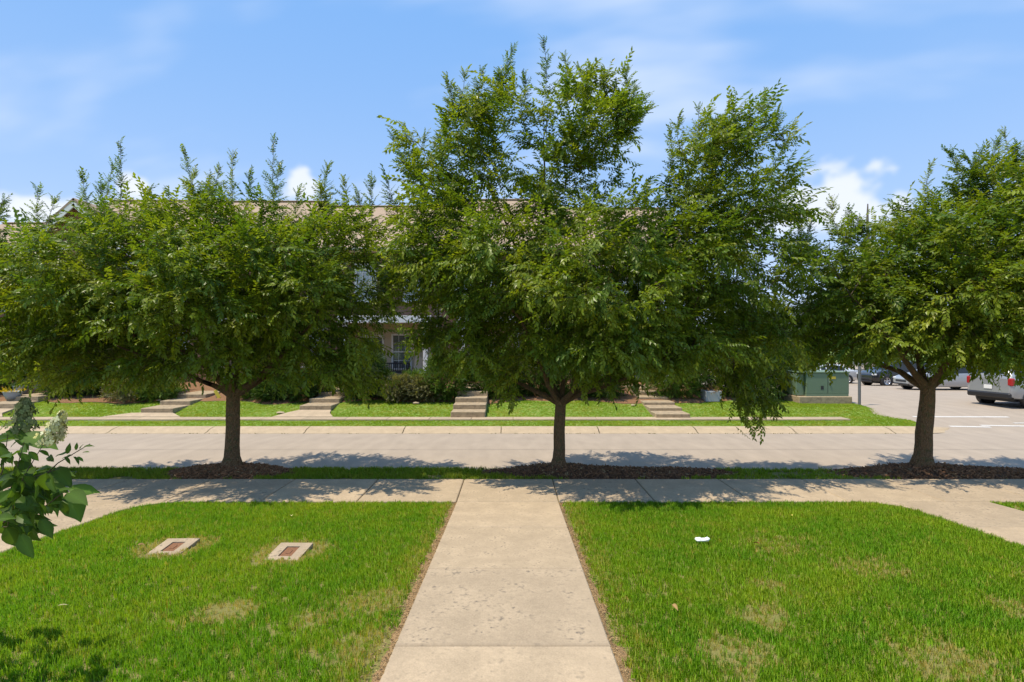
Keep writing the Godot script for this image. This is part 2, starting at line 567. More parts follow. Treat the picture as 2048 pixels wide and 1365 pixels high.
func make_blocks() -> void:
	rng.seed = 11
	for k in 4:
		# a leafy shoot along +y, its leaves in two rows, its upper side towards +z
		var g := G.new()
		var count := 12 + k
		var lng := 0.34
		var cv := rf(-0.12, 0.12)
		for q in count:
			var s := float(q) / (count - 1)
			var p := Vector3(cv * s * s, lng * s, -0.07 * s * s)
			var sg := 1.0 if q % 2 == 0 else -1.0
			var open := lerpf(1.15, 0.35, s) + rf(-0.2, 0.2)
			var dir := Vector3(sin(open) * sg, cos(open), rf(-0.75, 0.05)).normalized()
			var nrm := Vector3(rf(-0.45, 0.45), rf(-0.35, 0.35), 1.0).normalized()
			var sz := rf(0.078, 0.122) * (1.0 - 0.25 * absf(s - 0.45))
			var br := rf(0.6, 1.35)
			g.tint = Color(br * rf(0.92, 1.12), br, br * rf(0.8, 1.1))
			leaf_into(g, p, dir, nrm, sz, sz * rf(0.40, 0.50), rf(0.1, 0.5), rf(0.1, 0.45))
		g.tint = Color(0.75, 0.45, 0.6)
		g.tube([Vector3.ZERO, Vector3(cv * 0.25, lng * 0.5, -0.018), Vector3(cv, lng, -0.07)], [0.0026, 0.002, 0.0008], 3, false)
		sprigs.append(g.mesh(true))
	for k in 3:
		# a tuft of grass
		var g := G.new()
		for q in 11:
			var az := rf(0, TAU)
			var lean := rf(0.05, 0.75)
			var hgt := rf(0.030, 0.062)
			var out := Vector3(cos(az), 0, sin(az))
			var side := Vector3(-out.z, 0, out.x).rotated(Vector3.UP, rf(-0.9, 0.9)) * rf(0.0017, 0.0028)
			var p0 := Vector3(rf(-0.022, 0.022), -0.004, rf(-0.022, 0.022))
			var p1 := p0 + Vector3.UP * hgt * 0.55 + out * hgt * lean * 0.25
			var p2 := p0 + Vector3.UP * hgt * (1.0 - lean * 0.25) + out * hgt * lean * 0.8
			var br := rf(0.75, 1.25)
			g.tint = Color(br * rf(0.85, 1.2), br, br * rf(0.7, 1.1)) if q < 9 else Color(3.0, 1.55, 2.6)
			var nn := (out + Vector3.UP * 0.9).normalized()
			var s := g.v.size()
			g.add(p0 - side, nn); g.add(p0 + side, nn); g.add(p1 - side * 0.9, nn); g.add(p1 + side * 0.9, nn); g.add(p2, nn)
			g.tri(s, s + 1, s + 2, nn); g.tri(s + 1, s + 3, s + 2, nn); g.tri(s + 2, s + 3, s + 4, nn)
		tufts.append(g.mesh(true))

# ---------------------------------------------------------------- ground, paths, road
const PATH_L := -0.83
const PATH_R := 0.70
var valve_spots := [Vector2(-3.78, 6.02), Vector2(-2.42, 5.86)]
var tree_spots := [Vector2(-5.30, 10.2), Vector2(0.885, 10.2), Vector2(7.76, 10.2)]
var dry_spots := [[-2.33, 4.42, 0.26, 0.95], [-1.55, 4.3, 0.22, 0.5], [2.0, 4.3, 0.25, 0.65], [2.35, 4.9, 0.2, 0.6], [1.55, 3.75, 0.3, 0.7], [4.2, 4.4, 0.3, 0.5], [2.9, 3.6, 0.4, 0.6], [-1.15, 4.6, 0.35, 0.6], [-1.1, 3.8, 0.3, 0.6], [3.0, 6.1, 0.5, 0.3], [5.2, 5.0, 0.5, 0.35], [3.6, 5.4, 0.4, 0.4]]

func slab(parent: Node, x0: float, x1: float, d0: float, d1: float, h: Callable, mat: Material, thick := 0.10, called := "slab") -> void:
	# one cast concrete slab with eased edges
	var g := G.new()
	var e := 0.012
	var top := PackedVector2Array([Vector2(x0 + e, d0 + e), Vector2(x1 - e, d0 + e), Vector2(x1 - e, d1 - e), Vector2(x0 + e, d1 - e)])
	var rim := PackedVector2Array([Vector2(x0, d0), Vector2(x1, d0), Vector2(x1, d1), Vector2(x0, d1)])
	var mid := Vector3((x0 + x1) / 2, h.call((x0 + x1) / 2, (d0 + d1) / 2) - thick / 2, -(d0 + d1) / 2)
	var t := []
	var r := []
	var w := []
	for k in 4:
		t.append(Vector3(top[k].x, h.call(top[k].x, top[k].y), -top[k].y))
		r.append(Vector3(rim[k].x, h.call(rim[k].x, rim[k].y) - e, -rim[k].y))
		w.append(Vector3(rim[k].x, h.call(rim[k].x, rim[k].y) - thick, -rim[k].y))
	g.face(t, mid)
	for k in 4:
		var q := (k + 1) % 4
		g.face([t[k], t[q], r[q], r[k]], mid)
		g.face([r[k], r[q], w[q], w[k]], mid)
	part(called, g, mat, parent)

func on_path(x: float, d: float) -> bool:
	if x > PATH_L and x < PATH_R and d < 8.2: return true
	if d > 8.09 and d < 9.44: return true
	if d <= 8.2 and ((x < -5.5 and x > -7.0) or (x > 5.72 and x < 7.15)): return true
	# the corners where the neighbours' walks meet the pavement are rounded
	if d < 8.2 and d > 7.55:
		var r := 0.62
		for c in [[-5.5, 1.0], [5.72, -1.0]]:
			var q := Vector2((x - c[0]) * c[1], 8.11 - d)
			if q.x > -0.05 and q.x < r and q.y < r and q.distance_to(Vector2(r, r)) > r: return true
	return false

func make_ground() -> void:
	var all := func(x0, x1, d0, d1, nx, nd, h): 
		var g := G.new()
		g.sheet(nx, nd, func(a, b): 
			var x := lerpf(x0, x1, a)
			var d := lerpf(d0, d1, b)
			return Vector3(x, h.call(x, d), -d))
		return g
	var o: Node
	o = part("ground", all.call(-700.0, 700.0, -300.0, 1200.0, 4, 4, func(x, d): return -3.0), M.turf, self)
	tag(o, "", "", "", "structure")
	# yard soil: bare earth beside the walk, thatch elsewhere
	var g := G.new()
	g.sheet(120, 80, func(a, b):
		var x := lerpf(-20.0, 20.0, a)
		var d := lerpf(-2.0, 10.72, b)
		return Vector3(x, yard_y(d) - 0.035 + noise.get_noise_2d(x * 40.0, d * 40.0) * 0.006, -d))
	tag(part("yard", g, M.thatch, self), "", "", "", "structure")
	# strips of bare earth along the walk
	for s in [[PATH_L, -1.0], [PATH_R, 1.0]]:
		g = G.new()
		g.sheet(6, 90, func(a, b):
			var d := lerpf(2.0, 8.13, b)
			var wd := 0.07 + 0.11 * noise.get_noise_1d(d * 55.0 + s[0] * 300.0) + 0.05 * noise.get_noise_1d(d * 190.0)
			var x: float = s[0] + s[1] * maxf(wd, 0.03) * a
			return Vector3(x, yard_y(d) - 0.022 - 0.012 * a * a + noise.get_noise_2d(x * 300.0, d * 300.0) * 0.006, -d))
		tag(part("soil_strip", g, M.soil, self), "", "", "", "structure")
	# walk to the camera: square slabs
	var walk := thing("front_walk", "", "", Vector3.ZERO, 0.0, "", "structure")
	var mats := [M.concrete, M.concrete2, M.concrete3]
	var ds := [0.85, 2.35, 3.814, 5.314, 6.755, 8.10]
	for k in ds.size() - 1:
		slab(walk, PATH_L, PATH_R, ds[k] + 0.008, ds[k + 1] - 0.008, func(x, d): return yard_y(d), mats[k % 3])
	for s in [[-7.0, -5.5], [5.72, 7.15]]:
		for k in ds.size() - 1:
			slab(walk, s[0], s[1], ds[k] + 0.003, ds[k + 1] - 0.003, func(x, d): return yard_y(d), mats[(k + 1) % 3])
	for c in [[-5.5, 1.0], [5.72, -1.0]]:
		var poly := PackedVector2Array([Vector2(c[0] + 0.004 * c[1], 8.10)])
		for k in 9:
			var w := PI / 2 * k / 8
			poly.append(Vector2(c[0] + c[1] * (0.62 - 0.616 * cos(w)), 8.11 - 0.62 + 0.61 * sin(w)))
		g = G.new()
		g.prism(poly, func(x, d): return yard_y(d) - 0.1, func(x, d): return yard_y(d))
		part("corner_slab", g, M.concrete2, walk)
	# pavement along the street
	var pave := thing("near_pavement", "", "", Vector3.ZERO, 0.0, "", "structure")
	var xs := [PATH_L - 0.06 - 1.45 * 9]
	while xs[-1] < 14.5:
		var nx: float = xs[-1] + 1.45
		if absf(nx - (PATH_L - 0.06)) < 0.3: nx = PATH_L - 0.005
		elif xs[-1] < PATH_R and xs[-1] > PATH_L - 0.1: nx = PATH_R + 0.005
		xs.append(nx)
	for k in xs.size() - 1:
		slab(pave, xs[k] + 0.006, xs[k + 1] - 0.006, 8.11, 9.43, func(x, d): return yard_y(d), mats[(k * 2 + k / 3) % 3])
	# near kerb, mostly behind the verge
	var near := thing("near_kerb", "", "", Vector3.ZERO, 0.0, "", "structure")
	for k in 12:
		var x0 := -18.2 + 3.04 * k
		g = G.new()
		g.sheet(2, 8, func(a, b): 
			var d := lerpf(10.72, 11.35, b)
			return Vector3(lerpf(x0 + 0.005, x0 + 3.035, a), curve([10.72, 10.85, 11.1, 11.35], [-0.19, -0.2, -0.41, -0.43], d), -d))
		part("kerb_stone", g, M.kerb, near)
	# road
	g = G.new()
	g.sheet(60, 14, func(a, b):
		var d := lerpf(11.1, 16.62, b)
		return Vector3(lerpf(-45.0, 45.0, a), road_y(d), -d))
	tag(part("road", g, M.asphalt, self), "", "", "", "structure")
	# the seam between the two paver passes and a few cracks, filled with tar
	for sd in [[13.9, 0.008, 3]]:
		g = G.new()
		g.sheet(240, 1, func(a, b):
			var x := lerpf(-24.0, 24.0, a)
			var wd: float = sd[1] * (0.6 + 0.7 * absf(noise.get_noise_1d(x * 80.0 + sd[2] * 100.0)))
			var d: float = sd[0] + noise.get_noise_1d(x * 9.0 + sd[2]) * 0.05 + (b - 0.5) * wd * 2.0
			return Vector3(x, road_y(d) + 0.004, -d))
		tag(part("road_seam", g, M.tar, self), "", "", "", "structure")
	# car park and its entrance
	g = G.new()
	g.sheet(40, 60, func(a, b):
		var d = 16.6 + 104.0 * b * b + 0.0
		var x := lerpf(12.0, 75.0, a)
		return Vector3(x, minf(lot_y(d), 9.0) - (0.12 if x < 13.3 and d > 17.2 else 0.0) - (0.05 if x < 13.3 else 0.0), -d))
	tag(part("car_park", g, M.asphalt, self), "", "", "", "structure")
	var lines := thing("painted_lines", "", "", Vector3.ZERO, 0.0, "", "structure")
	for a in [[14.0, 17.3, 18.85, 18.80, 0.07], [14.15, 15.4, 17.45, 17.36, 0.06], [15.25, 18.5, 17.56, 17.34, 0.06], [16.6, 19.0, 17.86, 17.88, 0.05]]:
		g = G.new()
		g.sheet(24, 2, func(p, q):
			var x := lerpf(a[0], a[1], p)
			var wv: float = a[4] * (1.0 + 0.25 * noise.get_noise_1d(x * 120.0))
			var d: float = lerpf(a[2], a[3], p) + (q - 0.5) * 2.0 * wv
			return Vector3(x, lot_y(d) + 0.006, -d))
		part("painted_line", g, M.paint, lines)
	# far kerb: rolled concrete in three metre lengths, ending in a rounded nose
	var kerb := thing("far_kerb", "", "", Vector3.ZERO, 0.0, "", "structure")
	for k in 16:
		var x0 := -31.1 + 3.04 * k + 0.36
		var x1 := minf(x0 + 3.04, 13.95)
		if x0 > 13.0: break
		g = G.new()
		g.sheet(12, 10, func(a, b):
			var x := lerpf(x0 + 0.012, x1 - 0.012, a)
			var tip := clampf((x - 12.3) / 1.65, 0.0, 1.0)
			var d := lerpf(16.58, 17.24, b)
			var sh := sqrt(maxf(0.0, 1.0 - tip * tip * 0.97))
			d = 17.24 - (17.24 - d) * sh
			var y := curve([0.0, 0.12, 0.55, 0.9, 1.0], [-0.435, -0.425, -0.335, -0.305, -0.31], b) 
			return Vector3(x, lerpf(y, maxf(y - 0.05, -0.425), tip * tip), -d))
		part("kerb_stone", g, M.kerb, kerb)
	# far lawn
	g = G.new()
	g.sheet(100, 60, func(a, b):
		var d = 17.2 + 4.5 * b if b < 0.7 else 20.35 + pow((b - 0.7) / 0.3, 2.0) * 70.0
		var x := lerpf(-40.0, lawn_edge(d), a)
		return Vector3(x, lawn_y(x, d) - 0.02 + noise.get_noise_2d(x * 12.0, d * 12.0) * 0.012, -d))
	tag(part("far_lawn", g, M.turf, self), "", "", "", "structure")
	var fp := thing("far_pavement", "", "", Vector3.ZERO, 0.0, "", "structure")
	for k in 36:
		var x0 := -40.0 + 1.43 * k
		slab(fp, x0 + 0.005, x0 + 1.425, 18.27, 18.82, func(x, d): return -0.235, mats[k % 3], 0.1)
	# planting bed before the houses, with pine straw
	g = G.new()
	g.sheet(120, 16, func(a, b):
		var x := lerpf(-40.0, 10.2, a)
		var d0 := 20.95 + 0.25 * sin(x * 0.9) + 0.18 * sin(x * 2.3 + 1.0) + 0.1 * noise.get_noise_1d(x * 60.0)
		if x > 8.5: d0 += (x - 8.5) * 1.2
		var d := lerpf(d0, 26.3, b)
		return Vector3(x, lawn_y(x, d) + 0.05 * smoothstep(0.0, 0.05, b) - 0.01 + noise.get_noise_2d(x * 60.0, d * 60.0) * 0.02, -d))
	tag(part("planting_bed", g, M.straw, self), "", "", "", "structure")

func grass_tint(x: float, d: float) -> Color:
	var n1 := noise.get_noise_2d(x * 22.0, d * 22.0)
	var n2 := noise.get_noise_2d(x * 90.0 + 500.0, d * 90.0)
	var c := Color(0.20, 0.42, 0.02)
	c = c.lerp(Color(0.40, 0.535, 0.036), clampf(0.38 + n1 * 0.8 + n2 * 0.55, 0, 1) * 0.75)
	return c

func make_grass() -> void:
	rng.seed = 23
	# near lawns, blade by blade
	var spots := [[], [], []]
	var tints := [[], [], []]
	var tries := 0
	for area in [[-5.55, PATH_L, 2.6, 8.16, 1150.0], [PATH_R, 6.4, 2.6, 8.16, 1150.0], [-11.0, -7.0, 5.0, 8.16, 300.0], [7.15, 11.5, 5.0, 8.16, 500.0]]:
		var cnt := int((area[1] - area[0]) * (area[3] - area[2]) * area[4])
		for k in cnt:
			var x := rf(area[0], area[1])
			var d := rf(area[2], area[3])
			if on_path(x, d): continue
			# what the frame cannot show is left thin
			if absf(x) > (d + 1.4) * 0.98: continue
			var edge := minf(absf(x - PATH_L), absf(x - PATH_R))
			if edge < 0.12 + 0.09 * noise.get_noise_1d(d * 70.0 + x * 3.0) and rng.randf() < smoothstep(0.15, 0.03, edge) * 1.05: continue
			var bare := false
			for v in valve_spots:
				if absf(x - v.x) < 0.162 and absf(d - v.y) < 0.19: bare = true
			if bare: continue
			var col := grass_tint(x, d)
			var dry := 0.0
			for s in dry_spots:
				var q = Vector2(x - s[0], (d - s[1])).length() / s[2] + noise.get_noise_2d(x * 160.0, d * 160.0) * 0.5
				dry = maxf(dry, (1.0 - smoothstep(0.45, 1.15, q)) * s[3])
			for v in valve_spots:
				dry = maxf(dry, 0.8 * (1.0 - smoothstep(0.3, 0.5, Vector2(x - v.x, d - v.y).length() + noise.get_noise_2d(x * 160.0, d * 160.0) * 0.1)))
			if rng.randf() < dry * 0.22: continue
			if rng.randf() < dry * 0.95: col = Color(0.62, 0.50, 0.20).lerp(col, rf(0.0, 0.45))
			elif edge < 0.3 and rng.randf() < 0.35: col = col.lerp(Color(0.58, 0.48, 0.15), rf(0.3, 0.9))
			elif rng.randf() < 0.10: col = col.lerp(Color(0.55, 0.50, 0.12), rf(0.3, 0.9))
			var sz := rf(0.85, 1.35) * (1.0 - 0.5 * dry)
			var b := Basis.from_euler(Vector3(rf(-0.25, 0.25), rf(0, TAU), rf(-0.25, 0.25))).scaled(Vector3(sz, sz * rf(0.85, 1.25), sz))
			var w := k % 3
			spots[w].append(Transform3D(b, Vector3(x, yard_y(d) - 0.03, -d)))
			tints[w].append(col * rf(0.85, 1.15))
	for w in 3:
		tag(swarm("lawn_grass", tufts[w], M.blade, spots[w], tints[w], self), "bright green mown grass of the front lawns", "grass", "", "stuff")
	# verge between pavement and street: thinner and more straw
	spots = [[], [], []]
	tints = [[], [], []]
	for k in 15000:
		var x := rf(-11.5, 11.5)
		var d := rf(9.45, 10.6)
		var mound := 9.0
		for q in 3:
			var c: Vector2 = tree_spots[q]
			mound = minf(mound, Vector2((x - c.x - [0.0, 0.9, 0.35][q]) / [1.28, 2.45, 2.2][q], (d - c.y + 0.1) / 0.7).length())
		var m := mound + 0.25 * noise.get_noise_2d(x * 70.0, d * 70.0)
		if m < 0.95: continue
		if noise.get_noise_2d(x * 45.0, d * 70.0 + 90.0) > 0.28: continue
		var bare := smoothstep(3.0, 5.0, x) * 0.55
		if rng.randf() < bare: continue
		var col := grass_tint(x, d).lerp(Color(0.48, 0.44, 0.12), rf(0.0, 0.6))
		var sz := rf(1.1, 2.0) * (1.0 - 0.3 * bare)
		spots[k % 3].append(Transform3D(Basis.from_euler(Vector3(rf(-0.3, 0.3), rf(0, TAU), rf(-0.3, 0.3))).scaled(Vector3.ONE * sz), Vector3(x, yard_y(d) - 0.035, -d)))
		tints[k % 3].append(col)
	# weeds in the gutter joint of the far kerb
	for k in 260:
		var x := rf(-17.0, 13.0)
		if noise.get_noise_1d(x * 40.0) < -0.05: continue
		spots[k % 3].append(Transform3D(Basis.from_euler(Vector3(0, rf(0, TAU), 0)).scaled(Vector3(rf(0.6, 1.2), rf(0.4, 0.9), rf(0.6, 1.0))), Vector3(x, -0.44, -16.57)))
		tints[k % 3].append(Color(0.16, 0.16, 0.04))
	for w in 3:
		tag(swarm("verge_grass", tufts[w], M.blade, spots[w], tints[w], self), "patchy straw-tinted grass on the verge between the elms", "grass", "", "stuff")
	# far lawn
	spots = [[], [], []]
	tints = [[], [], []]
	for k in 95000:
		var d := rf(17.2, 22.0)
		var x := rf(-21.0, 14.0)
		if d > 18.26 and d < 18.86 and x < 11.2 + noise.get_noise_1d(d * 90.0): continue
		if x > lawn_edge(d) - 0.02: continue
		if absf(x) > d * 0.98: continue
		if x < 9.0 and d > 20.85 + 0.25 * sin(x * 0.9) + 0.18 * sin(x * 2.3 + 1.0): continue
		var skip := false
		for s in stairs:
			if x > s[0] - 0.03 and x < s[1] + 0.03 and d > 18.7: skip = true
			if s[5] > 0.0 and x > s[0] - s[5] * smoothstep(19.9, 18.8, d) and x < s[1] + s[5] * 0.6 * smoothstep(19.4, 18.8, d) and d > 18.1 and d < 19.7: skip = true
		if skip: continue
		var col := grass_tint(x, d).lerp(Color(0.42, 0.50, 0.07), 0.4)
		if noise.get_noise_2d(x * 25.0, d * 60.0) > 0.25: col = col.lerp(Color(0.55, 0.52, 0.12), 0.4)
		var sz := rf(0.8, 1.35)
		var b := Basis.from_euler(Vector3(rf(-0.2, 0.2), rf(0, TAU), rf(-0.2, 0.2))).scaled(Vector3(sz * 1.25, sz * 0.8, sz * 1.25))
		spots[k % 3].append(Transform3D(b, Vector3(x, lawn_y(x, d) - 0.03, -d)))
		tints[k % 3].append(col * rf(0.85, 1.15))
	for w in 3:
		tag(swarm("far_grass", tufts[w], M.blade, spots[w], tints[w], self), "short grass of the lawns sloping up to the townhouses", "grass", "", "stuff")

func make_mulch() -> void:
	rng.seed = 31
	var g := G.new()
	g.box(Vector3.ZERO, Vector3(0.06, 0.008, 0.016), 0.0)
	var chip := g.mesh()
	var names := ["dark mulch ring around the elm beside the leafy shrub", "long dark mulch mound under the elm beyond the front walk", "reddish mulch mound under the elm nearest the car park"]
	for q in 3:
		var c: Vector2 = tree_spots[q]
		var off: float = [0.0, 0.9, 0.35][q]
		var rx: float = [1.28, 2.45, 2.2][q]
		var hm: float = [0.085, 0.085, 0.09][q]
		var hgt := func(x, d):
			var r := Vector2((x - c.x - off) / rx, (d - c.y + 0.1) / 0.7).length()
			var near := exp(-pow(Vector2(x - c.x, (d - c.y) * 1.3).length() / 0.75, 2.0))
			return yard_y(d) - 0.05 + (0.04 + hm * near + 0.02) * smoothstep(1.08, 0.6, r) + noise.get_noise_2d(x * 120.0, d * 120.0) * 0.018
		var m := thing("mulch_mound", names[q], "mulch", Vector3(c.x, 0, -c.y), 0.0, "mulch under the street elms", "stuff")
		g = G.new()
		g.sheet(70, 26, func(a, b):
			var x: float = c.x + off + lerpf(-rx, rx, a) * 1.1
			var d: float = c.y - 0.1 + lerpf(-0.68, 0.62, b)
			return Vector3(x - c.x, hgt.call(x, d), -d + c.y))
		part("mulch_bed", g, M.mulch, m)
		var spots := []
		var tints := []
		for k in 3600:
			var w := rf(0, TAU)
			var r := sqrt(rng.randf()) * 1.02
			var x := c.x + off + cos(w) * r * rx
			var d := c.y - 0.1 + sin(w) * r * 0.68
			if d < 9.44 and rng.randf() < 0.8: continue
			var b := Basis.from_euler(Vector3(rf(-0.7, 0.7), rf(0, TAU), rf(-0.7, 0.7))).scaled(Vector3(rf(0.4, 1.5), rf(0.6, 1.6), rf(0.5, 1.8)))
			spots.append(Transform3D(b, Vector3(x - c.x, hgt.call(x, d) + rf(0.0, 0.02), -d + c.y)))
			var col := Color(0.16, 0.08, 0.038).lerp(Color(0.32, 0.15, 0.065), rng.randf() * (0.6 if q == 1 else 1.0))
			if rng.randf() < 0.06: col = Color(0.34, 0.24, 0.12)
			tints.append(col * rf(0.6, 1.2))
		swarm("mulch_chips", chip, M.chip, spots, tints, m)
	# loose straw and crumbs of earth beside the walk
	var spots := []
	var tints := []
	for k in 1700:
		var d := rf(3.0, 8.1)
		var left := rng.randf() < 0.5
		var e := absf(rng.randfn(0.0, 0.07))
		var x := PATH_L - e + 0.015 if left else PATH_R + e - 0.015
		var b := Basis.from_euler(Vector3(rf(-0.4, 0.4), rf(0, TAU), rf(-0.4, 0.4))).scaled(Vector3(rf(0.12, 0.5), rf(0.3, 0.8), rf(0.1, 0.35)))
		spots.append(Transform3D(b, Vector3(x, yard_y(d) - 0.012 + rf(0, 0.008), -d)))
		tints.append(Color(0.44, 0.30, 0.14).lerp(Color(0.22, 0.14, 0.06), rng.randf()))
	tag(swarm("straw_litter", chip, M.chip, spots, tints, self), "straw and earth crumbs along both edges of the front walk", "litter", "", "stuff")

# steps across the street: x0, x1, distance of the first riser, count, rise, flare of the landing, tread
var stairs := [
	[-19.6, -18.35, 19.9, 2, 0.17, 0.9, 1.0],
	[-13.35, -12.2, 19.4, 3, 0.15, 1.0, 1.05],
	[-7.78, -6.62, 19.75, 3, 0.15, 0.6, 0.95],
	[-2.13, -0.94, 18.72, 4, 0.165, 0.0, 0.74],
	[4.98, 6.15, 18.62, 6, 0.105, 0.0, 0.86],
]
func make_stairs() -> void:
	var labels := ["wide concrete steps with flower pots, at the left edge across the street", "three concrete steps seen just left of the left elm's trunk", "concrete steps beside the little white sign", "four straight concrete steps between two big green shrubs", "shallow flight of six concrete steps right of the middle elm"]
	for k in stairs.size():
		var s: Array = stairs[k]
		var t := thing("concrete_steps", labels[k], "steps", Vector3((s[0] + s[1]) / 2, -0.235, -s[2]), 0.0, "garden steps across the street")
		var hw: float = (s[1] - s[0]) / 2
		var base: float = lawn_y(s[0], s[2]) + 0.265 if s[5] > 0.0 else 0.02
		if s[5] > 0.0:
			var g := G.new()
			var d0: float = 18.86 - s[2]
			var y1: float = base
			g.prism(PackedVector2Array([Vector2(-hw - s[5], d0), Vector2(hw + s[5] * 0.6, d0), Vector2(hw + 0.1, d0 + 0.45), Vector2(hw, -0.02), Vector2(-hw, -0.02), Vector2(-hw - 0.3, d0 + 0.5)]), func(x, d): return -0.12, func(x, d): return 0.004 + (d - d0) / (-d0) * y1)
			part("landing", g, M.concrete2, t)
		for q in s[3]:
			var y0: float = base + s[4] * q
			boxpart("step", Vector3(0, y0 + s[4] / 2 - 0.08, -(q * s[6] + s[6] / 2 + 0.02)), Vector3(hw * 2.0 - 0.004 * q, s[4] + 0.16, s[6] + 0.04 - 0.006), M.step, t, 0.012)
		# the path from the top step to the porch
		var top: float = base + s[4] * s[3]
		var dz: float = s[3] * s[6]
		var run: float = 25.2 - s[2] - dz
		var rise: float = 0.63 - top
		var n := maxi(1, int(round(rise / 0.16)))
		boxpart("upper_walk", Vector3(0, top - 0.102, -(dz + run / 2 + 0.03)), Vector3(hw * 2 - 0.02, 0.2, run), M.step, t, 0.01)
		for q in n:
			boxpart("upper_step", Vector3(0, top + rise / n * (q + 0.5) - 0.06, -(dz + run - 0.32 * (n - q) + 0.5 + 0.0)), Vector3(hw * 2 - 0.06 - 0.01 * q, rise / n + 0.12 - 0.003, 1.0 - 0.02 * q), M.step, t, 0.012)

# ---------------------------------------------------------------- trees
func aim(dir: Vector3, roll: float) -> Basis:
	# y along dir, z towards the sky as far as it can be, then rolled
	dir = dir.normalized()
	var z := Vector3.UP - dir * dir.y
	if z.length() < 0.15: z = Vector3(cos(roll * 5.0), 0, sin(roll * 5.0)) - dir * 0.01
	z = (z - dir * z.dot(dir)).normalized()
	var x := dir.cross(z).normalized()
	return Basis(x, dir, z).rotated(dir, roll)

func leaf_tint() -> Color:
	var q := rng.randf()
	var c := Color(0.195, 0.285, 0.022).lerp(Color(0.345, 0.395, 0.034), q * q)
	if rng.randf() < 0.3: c = Color(0.12, 0.21, 0.024)
	return c * rf(0.85, 1.15)

